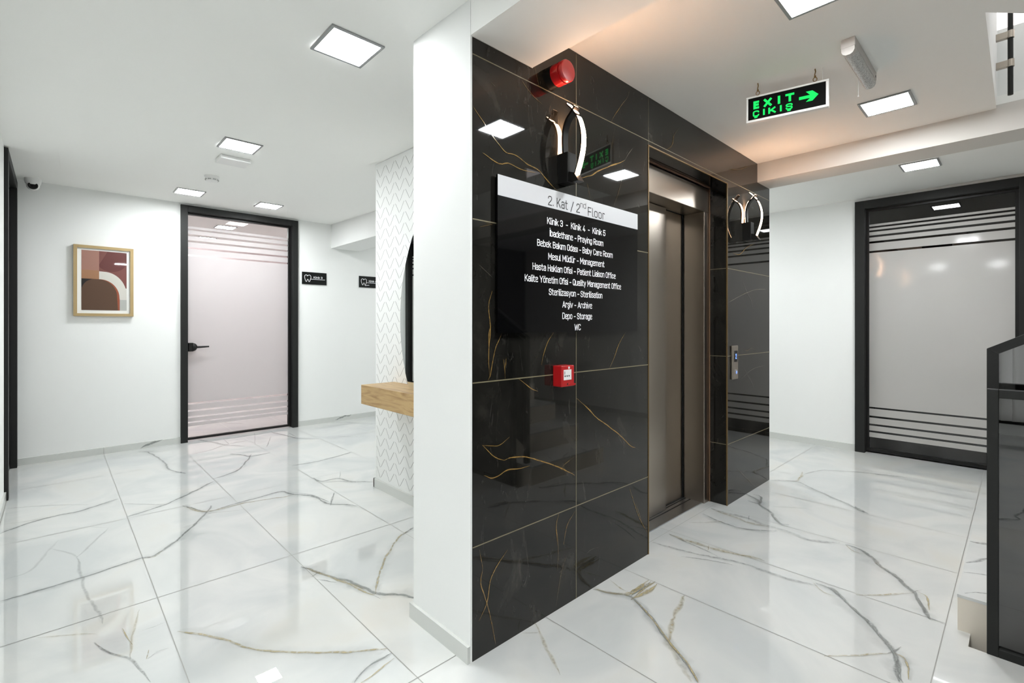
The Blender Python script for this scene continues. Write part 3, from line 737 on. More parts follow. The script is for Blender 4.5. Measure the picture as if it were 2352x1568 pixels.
# ------------------------------------------------------------------ ceilings and beams
b = MB()
def cq(x0, x1, y0, y1): b.prism([(x0,y0,cz(y0)),(x1,y0,cz(y0)),(x1,y1,cz(y1)),(x0,y1,cz(y1))], (0,0,0.12), 'ceiling_paint')
cq(-2.7, 1.12, -3.0, 1.78); cq(-2.7, 1.80, 1.78, 3.38); cq(-2.7, 5.85, 3.38, 6.09)
structure(b.build('ceiling'), 'white ceiling of the left lobby')
b = MB()
def rq(*p): b.prism([(x,y,2.48) for x,y in p], (0,0,0.12), 'ceiling_paint')
HX0, HX1, HY = 2.676, 4.06, 0.097
rq((1.43,-3.0),(HX0,-3.0),(HX0,1.52),(1.43,1.52))
rq((HX0,HY),(HX1,HY),(HX1,1.52),(HX0,1.52))
rq((HX1,-3.0),(5.85,-3.0),(5.85,3.36),(HX1,3.36))
rq((1.81,1.52),(HX1,1.52),(HX1,3.36),(1.81,3.36))
rq((HX0,HY),(HX0,-3.0),(2.91,-3.0),(2.91,-0.11))
structure(b.build('ceiling_right'), 'grey shaded ceiling over the lift with exit sign and stair opening')
b = MB()
b.box(1.106, 1.432, -3.0, 1.3885, 2.305, 2.60, 'ceiling_paint')
b.box(1.1136, 1.434, 1.3885, 1.5115, 2.3045, 2.60, 'ceiling_paint')
structure(b.build('trim_1'), 'white boxed beam over the marble corner')
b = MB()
b.box(3.91, 4.165, -3.0, 3.35, 2.338, 2.50, 'beam_dimmed_white')
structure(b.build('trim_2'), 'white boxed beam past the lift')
b = MB()
b.box(2.57, 2.95, 3.46, 6.09, 2.23, 2.54, 'wall_paint')
structure(b.build('trim_3'), 'white boxed beam in the far corridor corner')

b = MB()
b.box(-2.8, 2.5, -3.1, 6.2, 2.68, 2.72, 'ceiling_paint'); b.box(2.5, 5.9, 0.23, 6.2, 2.68, 2.72, 'ceiling_paint')  # added lid, keeps sky light from leaking through ceiling gaps
structure(b.build('ceiling_leak_seal'), 'added unseen lid sealing light leaks above the ceilings')

# stair shaft above the ceiling opening
b = MB()
b.box(HX0, HX1, HY, HY+0.12, 2.601, 4.7, 'wall_paint')
b.box(HX1, HX1+0.12, -3.0, HY+0.12, 2.60, 2.99, 'wall_paint')
b.box(HX1, HX1+0.12, -3.0, -1.4, 2.99, 4.7, 'wall_paint')
b.box(HX1, HX1+0.12, -0.0, HY+0.12, 4.3, 4.7, 'wall_paint')
b.box(2.79, 2.91, -3.0, -0.11, 2.60, 4.7, 'wall_paint')
b.prism([(HX0,HY,2.60),(2.91,-0.11,2.60),(2.85,-0.17,2.60),(2.60,0.05,2.60)], (0,0,2.1), 'wall_paint')
b.box(2.5, HX1+0.12, -3.1, -3.0, 2.48, 4.7, 'wall_paint')
b.box(2.5, HX1+0.12, -3.1, HY+0.12, 4.7, 4.8, 'ceiling_paint')
structure(b.build('wall_upper'), 'white walls of the stair shaft above the ceiling opening')
b = MB()
b.box(HX1+0.03, HX1+0.05, -1.4, HY, 2.99, 4.3, 'window_day')
w1 = structure(b.build('window_1'), 'bright daylit window upstairs over the stairs')
# ------------------------------------------------------------------ walls
b = MB()
YF = 6.09
b.box(-0.365, 0.955, YF, YF+0.12, 0, cz(YF)+0.05, 'wall_paint')
b.box(2.15, 5.85, YF, YF+0.12, 0, cz(YF)+0.05, 'wall_paint')
b.box(0.955, 2.15, YF, YF+0.12, 2.515, cz(YF)+0.05, 'wall_paint')
structure(b.build('wall_far'), 'white far wall of the left lobby with framed print and door')
b = MB()
XL = -0.265
b.box(XL-0.1, XL, 1.6, 4.93, 0, cz(4.9)+0.03, 'wall_paint')
b.box(XL-0.1, XL, 4.93, YF, 2.50, cz(YF)+0.03, 'wall_paint')
structure(b.build('wall_left'), 'white left wall beside the dark door')
b = MB()
XB = 5.745
b.box(XB, XB+0.12, 1.125, 3.358, 0, 2.5, 'wall_paint')
b.box(XB, XB+0.12, -3.0, -0.07, 0, 2.5, 'wall_paint')
b.box(XB, XB+0.12, -0.07, 1.125, 2.455, 2.5, 'wall_paint')
structure(b.build('wall_right'), 'white wall beside the dark glass door on the right')
# room envelope behind and beside the camera
b = MB()
b.box(-2.7, XL-0.1, 1.6, 1.7, 0, 2.6, 'wall_paint')
b.box(-2.8, -2.7, -3.0, -0.9, 0, 2.6, 'wall_paint')
b.box(-2.8, -2.7, 1.3, 1.7, 0, 2.6, 'wall_paint')
b.box(-2.8, -2.7, -0.9, 1.3, 0, 0.12, 'wall_paint')
b.box(-2.8, -2.7, -0.9, 1.3, 2.25, 2.6, 'wall_paint')
b.box(-2.8, 5.85, -3.1, -3.0, 0, 2.7, 'rear_shade_grey')
structure(b.build('wall_rear'), 'white walls and darkened rear wall behind the camera')
b = MB()
b.box(5.75, 5.85, 3.42, 6.2, 0, 2.7, 'wall_paint')
b.box(1.892, 5.75, 3.36, 3.416, 0, 2.55, 'wall_paint')
structure(b.build('wall_corridor'), 'white walls of the far corridor')

# window with vertical blind behind the camera (seen mirrored in the glass)
b = MB()
for z in (0.12, 2.19): b.box(-2.78, -2.72, -0.9, 1.3, z, z+0.06, 'black_frame')
for y in (-0.9, 0.17, 1.24): b.box(-2.78, -2.72, y, y+0.06, 0.12, 2.25, 'black_frame')
w2 = structure(b.build('window_2'), 'wide window behind a white vertical blind')
b = MB(); b.box(-2.752, -2.746, -0.85, 1.26, 0.15, 2.22, 'glass_clear'); b.build('window_pane', w2)
b = MB()
for i in range(24):
    y = -0.86 + i*0.092
    b.prism([(-2.692, y, 0.16), (-2.655, y+0.100, 0.16), (-2.653, y+0.098, 0.16), (-2.690, y-0.002, 0.16)], (0,0,2.08), 'blind')
b.box(-2.70, -2.65, -0.9, 1.32, 2.24, 2.28, 'white_plastic')
b.build('vertical_blind', w2)

# ------------------------------------------------------------------ black marble lift wall
Y0 = 1.39; Y1 = 1.512
OX0, OX1, OZ = 2.335, 3.352, 2.215
b = MB()
b.box(1.116, 1.434, Y0, Y1, 0, 2.303, 'marble_black')
b.box(1.434, OX0, Y0, Y1, 0, 2.479, 'marble_black')
b.box(OX0, OX1, Y0, Y1, OZ, 2.479, 'marble_black')
b.box(OX1, 3.908, Y0, Y1, 0, 2.479, 'marble_black')
b.box(3.908, 4.165, Y0, Y1, 0, 2.336, 'marble_black')
b.box(4.065, 4.165, Y1, 3.358, 0, 2.336, 'wall_paint')
NY = (0,-1,0)
for z in (0.42, 1.027, 1.633, 2.241):
    z1s = [(1.116, OX0), (OX1, 4.165)] if z < OZ else [(1.116, 4.165)]
    for xa, xb in z1s:
        b.strip([(xa,Y0,z),(xb,Y0,z)], 0.0045, NY, 'joint_gold', 0.0006)
b.strip([(1.717,Y0,0),(1.717,Y0,2.479)], 0.004, NY, 'joint_gold', 0.0007)
b.strip([(OX0,Y0,OZ),(OX0,Y0,2.479)], 0.003, NY, 'joint_gold', 0.0007)
for z in (0.42, 1.027, 1.633):
    b.strip([(OX1,Y0+0.005,z),(OX1,Y1,z)], 0.004, (-1,0,0), 'joint_gold', 0.0006)
k = 0
for pts, w, c, s in WALL_VEINS:
    k += 1
    q = [(x, Y0, z) for x, z in pts if (1.117 < x < OX0-0.002 or OX1+0.002 < x < 4.163 or z > OZ) and z > 0.003]
    if len(q) >= 2: b.vein(q, w*0.001, NY, 'mvein_'+c, min(1.0, s), 0.0009 + 0.00003*k)
wl = structure(b.build('wall_lift'), 'black marble lift wall with gold veins')
b = MB()
b.box(OX1-0.004, OX1+0.004, Y0-0.004, Y0+0.004, 0, OZ, 'gold_trim')
b.box(OX0-0.004, OX0+0.003, Y0-0.003, Y0+0.004, 0, OZ, 'gold_trim')
b.box(OX0-0.004, OX1+0.004, Y0-0.003, Y0+0.004, OZ-0.003, OZ+0.004, 'gold_trim')
b.build('edge_trim', wl)
b = MB()
b.box(OX1-0.007, OX1-0.001, Y1-0.006, Y1+0.0, 0, OZ, 'copper')
b.box(OX0+0.001, OX0+0.007, Y1-0.006, Y1+0.0, 0, OZ, 'copper')
b.box(OX0, OX1, Y1-0.006, Y1+0.0, OZ-0.012, OZ-0.001, 'copper')
b.build('inner_trim', wl)

# white column face at the end of the marble wall
b = MB()
b.box(1.1134, 1.79, Y1+0.001, 1.7748, 0, 2.46, 'wall_paint')
b.box(1.105, 1.1132, Y0-0.001, 1.775, 0, 2.304, 'wall_paint'); b.box(1.105, 1.1132, 1.389, 1.775, 2.304, 2.46, 'wall_paint')
structure(b.build('wall_column'), 'narrow white column between lobby and lift')
b = MB()
b.box(1.092, 1.1049, Y0-0.001, 1.788, 0, 0.063, 'baseboard_tile')
b.box(1.1049, 1.776, 1.7751, 1.788, 0, 0.063, 'baseboard_tile')
structure(b.build('baseboard_column'), 'pale tile skirting round the column')

# chevron wall behind the column
XC = 1.79
b = MB()
b.prism([(XC,1.777,0),(XC,3.416,0),(XC,3.416,cz(3.4)-0.002),(XC,1.777,cz(1.777)-0.002)], (0.1,0,0), 'wall_paint')
rowp, perp = 0.0785, 0.139
r_ = 0
z = 0.085
while z < 2.40:
    off = 0.0
    y = 3.405
    while y > 1.80:
        hw = perp*0.5
        for (ya, za, yb, zb) in ((y-0.008, z+0.074, y-hw+0.008, z), (y-hw-0.004, z+0.006, y-perp+0.012, z+0.074)):
            if yb > 1.79:
                b.strip([(XC,ya,za),(XC,yb,zb)], 0.0034, (-1,0,0), 'chevron_line', 0.0006)
        y -= perp
    r_ += 1; z += rowp
structure(b.build('wall_chevron'), 'white wall with thin grey chevron lines behind the mirror')
b = MB()
b.box(XC-0.013, XC, 1.79, 3.43, 0, 0.065, 'baseboard_tile'); b.box(XC-0.013, XC+0.1, 3.4165, 3.43, 0, 0.065, 'baseboard_tile')
structure(b.build('baseboard_chevron'), 'pale tile skirting under the chevron wall')
b = MB()
b.box(XL, 0.955, YF-0.012, YF, 0, 0.063, 'baseboard_tile')
b.box(2.15, 5.75, YF-0.012, YF, 0, 0.063, 'baseboard_tile')
b.strip([(0.337,YF-0.012,0),(0.337,YF-0.012,0.063)], 0.003, NY, 'joint_grey', 0.0006)
b.vein([(0.62,YF-0.012,0.004),(0.66,YF-0.012,0.025),(0.72,YF-0.012,0.045),(0.80,YF-0.012,0.06)], 0.02, NY, 'vein_g', 0.9, 0.001)
b.vein([(2.62,YF-0.012,0.01),(2.72,YF-0.012,0.04),(2.83,YF-0.012,0.055)], 0.03, NY, 'vein_g', 0.8, 0.001)
structure(b.build('baseboard_far'), 'grey veined tile skirting of the far wall')
b = MB(); b.box(XL, XL+0.012, 1.6, 4.93, 0, 0.063, 'baseboard_tile')
structure(b.build('baseboard_left'), 'pale tile skirting of the left wall')
b = MB(); b.box(XB-0.012, XB, 1.125, 3.5, 0, 0.063, 'baseboard_tile')
b.box(XB-0.012, XB, -3.0, -0.07, 0, 0.063, 'baseboard_tile')
structure(b.build('baseboard_right'), 'pale tile skirting of the right wall')

# ------------------------------------------------------------------ glass doors
def bands_glass(parent, P, u0, u1, z0, z1, bands, clear, frost, d):
    """glass leaf cut into clear and frosted bands; P(u, z, t) gives the point"""
    b = MB()
    zs = [(z0, bands[0], clear)]
    for i in range(len(bands)-1): zs.append((bands[i], bands[i+1], frost if i % 2 == 0 else clear))
    zs.append((bands[-1], z1, clear))
    for za, zb, mt in zs:
        b.poly([P(u0,za,0),P(u1,za,0),P(u1,zb,0),P(u0,zb,0)], mt)
    if frost == 'glass_frost' or frost == 'smoke_frost':
        for (a_, c_) in ((u0, u0), (u1, u1)):
            b.poly([P(a_,z0,0),P(a_,z0,d),P(a_,z1,d),P(a_,z1,0)], clear)
        b.poly([P(u0,z0,0),P(u1,z0,0),P(u1,z0,d),P(u0,z0,d)], clear)
        b.poly([P(u0,z1,0),P(u1,z1,0),P(u1,z1,d),P(u0,z1,d)], clear)
    return b.build('glass_pane', parent)

BANDS_L = [0.155, 0.190, 0.205, 0.245, 0.262, 0.312, 0.330, 0.388, 0.408, 1.985, 2.003, 2.062, 2.082, 2.135, 2.155, 2.200, 2.222, 2.262, 2.280, 2.305]
BANDS_R = [0.150, 0.196, 0.214, 0.262, 0.280, 0.340, 0.358, 0.428, 0.444, 1.947, 1.967, 2.040, 2.060, 2.098, 2.118, 2.150, 2.168, 2.188, 2.205, 2.225]

# far left door
b = MB()
FY = 6.062
for x0, x1 in ((0.955, 1.017), (2.085, 2.150)): b.box(x0, x1, FY, YF+0.12, 0, 2.512, 'black_frame')
b.box(1.017, 2.085, FY, YF+0.12, 2.445, 2.512, 'black_frame')
d1 = structure(b.build('door_1', bevel=0.002), 'far frosted glass door in a black frame beside the framed print')
b = MB()
for x0, x1 in ((1.017, 1.028), (2.055, 2.085)): b.box(x0, x1, 6.125, 6.165, 0.012, 2.445, 'black_plastic')
b.box(1.028, 2.055, 6.125, 6.165, 2.425, 2.445, 'black_plastic'); b.box(1.028, 2.055, 6.125, 6.165, 0.012, 0.035, 'black_plastic')
b.build('leaf_frame', d1)
bands_glass(d1, lambda u, z, t: (u, 6.145+t, z), 1.028, 2.055, 0.035, 2.425, BANDS_L, 'glass_clear', 'glass_frost', 0.008)
b = MB()
b.box(1.030, 1.070, 6.085, 6.150, 0.962, 1.052, 'black_plastic')
b.lathe((1.070, 6.10, 1.007), (1,0,0), [(-0.005,0.043),(0.01,0.042),(0.026,0.033),(0.034,0.02)], 'black_plastic', 24)
b.tube([(1.095,6.095,1.007),(1.13,6.088,1.007),(1.215,6.088,1.010)], [0.013,0.011,0.008], 'black_plastic', 12)
b.build('door_handle', d1)

# right door
b = MB()
FX = 5.712
b.box(FX, XB+0.12, 1.045, 1.125, 0, 2.452, 'black_frame'); b.box(FX, XB+0.12, -0.07, 0.01, 0, 2.452, 'black_frame')
b.box(FX, XB+0.12, 0.01, 1.045, 2.375, 2.452, 'black_frame')
d2 = structure(b.build('door_2', bevel=0.002), 'dark glass door in a black frame on the right')
b = MB()
GX = 5.79
b.box(GX-0.015, GX+0.025, 1.022, 1.045, 0.012, 2.375, 'black_plastic'); b.box(GX-0.015, GX+0.025, 0.01, 0.033, 0.012, 2.375, 'black_plastic')
b.box(GX-0.015, GX+0.025, 0.033, 1.022, 2.352, 2.375, 'black_plastic'); b.box(GX-0.015, GX+0.025, 0.033, 1.022, 0.012, 0.045, 'black_plastic')
b.build('leaf_frame', d2)
bands_glass(d2, lambda u, z, t: (GX+t, u, z), 0.033, 1.022, 0.045, 2.352, BANDS_R, 'smoke_clear', 'smoke_frost', 0.008)

# left door, seen edge-on and mirrored
b = MB()
b.box(XL-0.1, XL+0.022, 4.93, 5.00, 0, 2.498, 'black_frame'); b.box(XL-0.1, XL+0.022, 6.005, 6.072, 0, 2.498, 'black_frame')
b.box(XL-0.1, XL+0.022, 5.00, 6.005, 2.43, 2.498, 'black_frame')
d3 = structure(b.build('door_3', bevel=0.002), 'dark glass door in a black frame on the left wall')
b = MB()
for y0, y1 in ((5.00, 5.025), (5.98, 6.005)): b.box(XL-0.06, XL-0.02, y0, y1, 0.012, 2.43, 'black_plastic')
b.box(XL-0.06, XL-0.02, 5.025, 5.98, 2.41, 2.43, 'black_plastic'); b.box(XL-0.06, XL-0.02, 5.025, 5.98, 0.012, 0.04, 'black_plastic')
b.build('leaf_frame', d3)
bands_glass(d3, lambda u, z, t: (XL-0.04-t, u, z), 5.025, 5.98, 0.04, 2.41, BANDS_R, 'smoke_clear', 'smoke_frost', 0.008)

# rooms behind the doors
b = MB()
b.box(-0.4, 3.4, 9.1, 9.2, 0, 2.7, 'pink_wall'); b.box(-0.5, -0.4, 6.21, 9.2, 0, 2.7, 'pink_wall'); b.box(3.4, 3.5, 6.21, 9.2, 0, 2.7, 'pink_wall')
b.box(-0.5, 3.5, 6.21, 9.2, 2.56, 2.66, 'ceiling_paint')
structure(b.build('wall_clinic'), 'pale pink room seen through the far glass door')
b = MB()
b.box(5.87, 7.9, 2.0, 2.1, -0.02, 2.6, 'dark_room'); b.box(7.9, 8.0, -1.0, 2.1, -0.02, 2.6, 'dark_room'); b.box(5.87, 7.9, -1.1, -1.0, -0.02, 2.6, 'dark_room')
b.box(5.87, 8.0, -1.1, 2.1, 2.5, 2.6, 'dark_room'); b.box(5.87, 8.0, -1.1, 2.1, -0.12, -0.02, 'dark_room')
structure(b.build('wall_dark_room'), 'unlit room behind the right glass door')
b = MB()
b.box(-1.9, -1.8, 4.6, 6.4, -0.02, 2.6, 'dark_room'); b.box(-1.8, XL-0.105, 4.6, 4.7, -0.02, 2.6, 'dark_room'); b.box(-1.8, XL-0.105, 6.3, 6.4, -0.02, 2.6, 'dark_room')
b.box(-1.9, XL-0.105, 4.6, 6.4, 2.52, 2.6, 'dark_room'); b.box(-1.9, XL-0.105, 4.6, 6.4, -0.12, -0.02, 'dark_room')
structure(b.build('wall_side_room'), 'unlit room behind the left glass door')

# ------------------------------------------------------------------ lift
lift = thing('elevator', 'brushed steel elevator with telescopic doors set in the black marble wall', 'elevator', (2.84, 1.6, 0))
b = MB()
b.box(OX1-0.077, OX1-0.001, 1.514, 1.665, 0, 2.03, 'steel')
b.box(OX0+0.001, OX0+0.077, 1.514, 1.665, 0, 2.03, 'steel')
b.box(OX0+0.001, OX1-0.001, 1.514, 1.665, 2.03, 2.195, 'steel')
b.build('door_frame', lift, bevel=0.003)
b = MB(); b.box(OX0, OX1, 1.665, 1.70, 2.03, 2.25, 'black_void'); b.box(OX0, OX1, 1.76, 1.774, 0, 2.25, 'black_void'); b.box(OX1-0.088, OX1-0.0775, 1.6652, 1.6735, 0.008, 2.03, 'black_void'); b.build('door_head', lift)
b = MB(); b.box(OX0+0.078, 2.973, 1.636, 1.660, 0.008, 2.026, 'steel'); b.build('door_panel', lift, bevel=0.002)
b = MB(); b.box(2.93, OX1-0.078, 1.674, 1.700, 0.008, 2.029, 'steel'); b.build('door_panel', lift, bevel=0.002)
b = MB()
b.box(OX0+0.078, OX1-0.078, 1.530, 1.72, 0.0005, 0.006, 'steel_sill')
for y in (1.615, 1.650, 1.668): b.box(OX0+0.078, OX1-0.078, y-0.005, y+0.005, 0.0055, 0.0072, 'groove')
b.build('sill', lift)

# call panel
p = thing('call_panel', 'slim steel lift call panel with blue lit display on black marble', 'call panel', (3.465, Y0, 0.98))
b = MB(); b.box(3.416, 3.514, Y0-0.012, Y0, 0.862, 1.098, 'steel'); b.build('plate', p, bevel=0.004, segs=3)
b = MB(); b.box(3.447, 3.497, Y0-0.0135, Y0-0.0122, 0.985, 1.062, 'black_plastic'); b.build('display', p)
letters('numeral', '2', p, (3.472, Y0-0.0138, 1.005), (1,0,0), (0,0,1), 0.020, 0.036, 'display_blue', 0.17)
b = MB()
b.lathe((3.472, Y0-0.012, 0.912), (0,-1,0), [(0,0.019),(0.004,0.019),(0.005,0.017)], 'chrome', 24); bt = b.build('call_button', p)
b = MB(); b.poly([(3.472,Y0-0.0178,0.922),(3.481,Y0-0.0178,0.912),(3.463,Y0-0.0178,0.912)], 'display_blue'); b.poly([(3.472,Y0-0.0178,0.901),(3.463,Y0-0.0178,0.909),(3.481,Y0-0.0178,0.909)], 'display_blue'); b.build('lit_arrows', bt)

# ------------------------------------------------------------------ directory sign
sg = thing('directory_sign', 'black glossy floor directory board with white heading band on black marble', 'sign', (1.708, 1.38, 1.51))
b = MB(); b.box(1.222, 2.194, 1.370, 1.378, 1.211, 1.816, 'sign_black'); b.build('board', sg)
b = MB(); b.box(1.222, 2.194, 1.3685, 1.370, 1.737, 1.816, 'sign_white'); b.build('heading_band', sg)
for x in (1.26, 2.15):
    for z in (1.25, 1.77):
        b = MB(); b.lathe((x, 1.378, z), (0,1,0), [(0,0.008),(0.012,0.008)], 'chrome', 12); b.build('spacer', sg)
UX, UZ = (1,0,0), (0,0,1)
def line(body, xc, zc, w, cap, mat='text_white', weight=0.135, gap=0.17):
    return letters('lettering', body, sg, (xc, 1.3694 if mat == 'text_white' else 1.3680, zc - cap/2), UX, UZ, w, cap, mat, weight, gap)
line('2. Kat / 2', 1.611, 1.7665, 0.213, 0.041, 'text_black', 0.105, 0.2)
line('nd', 1.741, 1.7860, 0.040, 0.026, 'text_black', 0.09)
line('Floor', 1.841, 1.7640, 0.131, 0.041, 'text_black', 0.105, 0.2)
for body, xc, zc, w in (('Klinik 3  -  Klinik 4  -  Klinik 5', 1.7065, 1.681, 0.413), ('İbadethane - Praying Room', 1.7065, 1.6305, 0.381),
                        ('Bebek Bakım Odası - Baby Care Room', 1.706, 1.582, 0.534), ('Mesul Müdür - Management', 1.706, 1.5315, 0.398),
                        ('Hasta Hakları Ofisi - Patient Liaison Office', 1.705, 1.482, 0.586), ('Kalite Yönetim Ofisi - Quality Management Office', 1.7055, 1.432, 0.677),
                        ('Sterilizasyon - Sterilisation', 1.700, 1.382, 0.378), ('Arşiv - Archive', 1.7035, 1.3315, 0.211), ('Depo - Storage', 1.7035, 1.2815, 0.211), ('WC', 1.7025, 1.232, 0.045)):
    line(body, xc, zc, w, 0.0285)

# ------------------------------------------------------------------ sconces
def make_sconce(x, label):
    s = thing('wall_sconce', label, 'wall lamp', (x, Y0, 1.92), 'warm curved wall lamps on the marble')
    b = MB()
    b.box(x-0.030, x+0.030, Y0-0.056, Y0, 1.856, 1.985, 'black_plastic')
    b.prism([(x-0.02, Y0-0.056, 1.862),(x-0.02, Y0-0.076, 1.852),(x-0.02, Y0-0.107, 1.852),(x-0.02, Y0-0.084, 1.890),(x-0.02, Y0-0.056, 1.90)], (0.04,0,0), 'black_plastic')
    b.build('wall_bracket', s, bevel=0.002)
    def arc(pts):
        P = [Vector((0, y, z)) for y, z in pts]; Q = []
        ext = [P[0]*2-P[1]] + P + [P[-1]*2-P[-2]]
        for i in range(1, len(ext)-2):
            p0, p1, p2, p3 = ext[i-1:i+3]
            for j in range(5):
                t = j/5
                Q.append(0.5*((2*p1)+(p2-p0)*t+(2*p0-5*p1+4*p2-p3)*t*t+(3*p1-p0-3*p2+p3)*t*t*t))
        return Q + [P[-1]]
    def bar(b, Q, hw, t0, t1, mat):
        """curved flat bar in the plane across the wall; t0..t1 thickness along its outward normal"""
        n = len(Q); v = []
        for i, p in enumerate(Q):
            t = (Q[min(i+1,n-1)] - Q[max(i-1,0)]).normalized()
            nn = Vector((0, -t.z, t.y))
            for dx in (-hw, hw):
                for tt in (t0, t1):
                    q = p + nn*tt; v.append((x+dx, q.y, q.z))
        f = [(0,1,3,2), ((n-1)*4,(n-1)*4+2,(n-1)*4+3,(n-1)*4+1)]
        for i in range(n-1):
            a = i*4; c = a+4
            f += [(a,c,c+1,a+1),(a+1,c+1,c+3,a+3),(a+3,c+3,c+2,a+2),(a+2,c+2,c,a)]
        b.faces(v, f, mat)
    front = arc([(1.305,1.885),(1.283,1.945),(1.271,1.998),(1.271,2.053),(1.283,2.102),(1.299,2.137),(1.318,2.165),(1.350,2.200)])
    back = arc([(1.345,1.890),(1.360,1.930),(1.371,1.978),(1.375,2.046),(1.371,2.092),(1.355,2.130),(1.330,2.154),(1.308,2.176)])
    b = MB(); bar(b, front, 0.016, -0.006, 0.0, 'black_plastic'); bar(b, back, 0.016, -0.004, 0.006, 'black_plastic'); b.build('curved_arms', s)
    b = MB(); k = int(len(front)*0.70); bar(b, front[:k], 0.0145, 0.0002, 0.0008, 'led_warm'); bar(b, front[k+2:], 0.0145, 0.0002, 0.0008, 'led_warm'); b.build('light_strip', s)
    b = MB(); bar(b, back[4:-9], 0.0145, -0.0050, -0.0042, 'led_warm'); bar(b, back[-7:], 0.0145, -0.0050, -0.0042, 'led_warm'); b.build('light_strip', s)
    return s
s1 = make_sconce(1.62, 'warm glowing wall lamp of two curved strips above the directory board')
dup(s1, (3.655, Y0, 1.92), 'warm glowing wall lamp of two curved strips past the elevator door')

# ------------------------------------------------------------------ fire alarm siren and call point
a = thing('alarm_siren', 'round red fire alarm siren high on black marble', 'alarm', (1.545, Y0, 2.30))
b = MB(); b.lathe((1.545, Y0, 2.298), (0,-1,0), [(0,0.046),(0.036,0.046)], 'black_plastic'); b.build('base', a)
b = MB(); b.lathe((1.545, Y0-0.036, 2.298), (0,-1,0), [(0,0.045),(0.040,0.045),(0.0405,0.040),(0.047,0.040)], 'red', 40); b.build('body', a)
b = MB(); b.lathe((1.545, Y0-0.083, 2.298), (0,-1,0), [(0,0.045),(0.012,0.045),(0.016,0.042),(0.0175,0.03),(0.018,0.001)], 'red', 40); b.build('cap', a)

c = thing('fire_call_point', 'small square red fire call point on black marble below the sign', 'alarm button', (1.60, Y0, 1.02))
b = MB(); b.box(1.559, 1.643, Y0-0.050, Y0, 0.977, 1.067, 'red'); b.build('housing', c, bevel=0.003)
b = MB(); b.box(1.572, 1.622, Y0-0.0515, Y0-0.050, 1.006, 1.050, 'white_plastic')
for x in (1.580, 1.593, 1.606): b.lathe((x, Y0-0.0515, 1.023), (0,-1,0), [(0,0.0035),(0.0006,0.0035)], 'text_black', 10)
b.box(1.577, 1.579, Y0-0.0521, Y0-0.0515, 1.030, 1.043, 'text_black')
b.build('press_plate', c)
b = MB(); b.lathe((1.607, Y0-0.050, 1.0575), (0,-1,0), [(0,0.0055),(0.001,0.0055)], 'white_plastic', 16); b.build('round_emblem', c)
b = MB(); b.prism([(1.600,Y0-0.052,0.986),(1.643,Y0-0.052,0.979),(1.650,Y0-0.052,0.982),(1.650,Y0-0.052,0.988),(1.612,Y0-0.052,0.992)], (0,0.004,0), 'red')
b.lathe((1.598, Y0-0.050, 0.988), (0,-1,0), [(0,0.004),(0.001,0.004)], 'red_dark', 12); b.build('test_key', c)

# ------------------------------------------------------------------ ceiling lights
def make_light(cx, cy, z, label, group='square recessed ceiling lights'):
    t = thing('ceiling_light', label, 'ceiling light', (cx, cy, z), group)
    b = MB(); h, i = 0.116, 0.103
    for (x0,x1,y0,y1) in ((-h,h,-h,-i),(-h,h,i,h),(-h,-i,-i,i),(i,h,-i,i)):
        b.box(cx+x0, cx+x1, cy+y0, cy+y1, z-0.007, z+0.001, 'alu_frame')
    b.build('frame', t)
    b = MB(); b.box(cx-i, cx+i, cy-i, cy+i, z-0.005, z-0.001, 'panel_light'); b.build('diffuser', t)
    return t
LL = make_light(0.920, 2.010, cz(1.9), 'square recessed ceiling light nearest the white column')
for x, y, z, lb in ((0.925, 3.712, cz(3.6), 'square recessed ceiling light in front of the white ceiling box'),
                    (0.932, 5.478, cz(5.4), 'square recessed ceiling light over the left edge of the far glass door'),
                    (1.652, 5.522, cz(5.4), 'square recessed ceiling light over the right edge of the far glass door'),
                    (2.040, 0.528, 2.480, 'square recessed ceiling light cut by the top of the photo, before the exit sign'),
                    (3.380, 0.515, 2.480, 'square recessed ceiling light behind the exit sign'),
                    (4.850, 0.535, 2.480, 'square recessed ceiling light past the beam in front of the right door'),
                    (0.920, 0.30, cz(0.2), 'square recessed ceiling light overhead, out of the photo'),
                    (-1.40, 0.30, cz(0.2), 'added square recessed ceiling light by the rear window, out of view'),  # added panel, brightens the white column from the left
                    (3.9, 4.9, cz(4.8), 'added square recessed ceiling light round the corridor corner, out of view'),  # added unseen panel to light the far corridor
                    (1.66, 7.36, 2.560, 'square recessed ceiling light behind the far glass door'),
                    (0.6, 7.36, 2.560, 'added square recessed ceiling light deep in the room behind the far door'),  # added panel, out of sight, helps light the clinic room
                    (-1.40, -1.30, cz(-1.4), 'added square recessed ceiling light beyond the rear window, out of view'),  # unseen extra panel, adds light from behind the camera
                    (-1.40, 1.15, cz(1.0), 'added square recessed ceiling light by the rear wall, out of view'),  # another added panel, more light from the left onto the column
                    (1.66, 8.5, 2.560, 'added square recessed ceiling light at the back of the room behind the far door'),  # added to brighten the room seen through the far glass
                    (4.62, 2.30, 2.480, 'added square recessed ceiling light hidden in the passage past the lift')):  # last one added out of sight to brighten the right wall
    dup(LL, (x, y, z), lb)

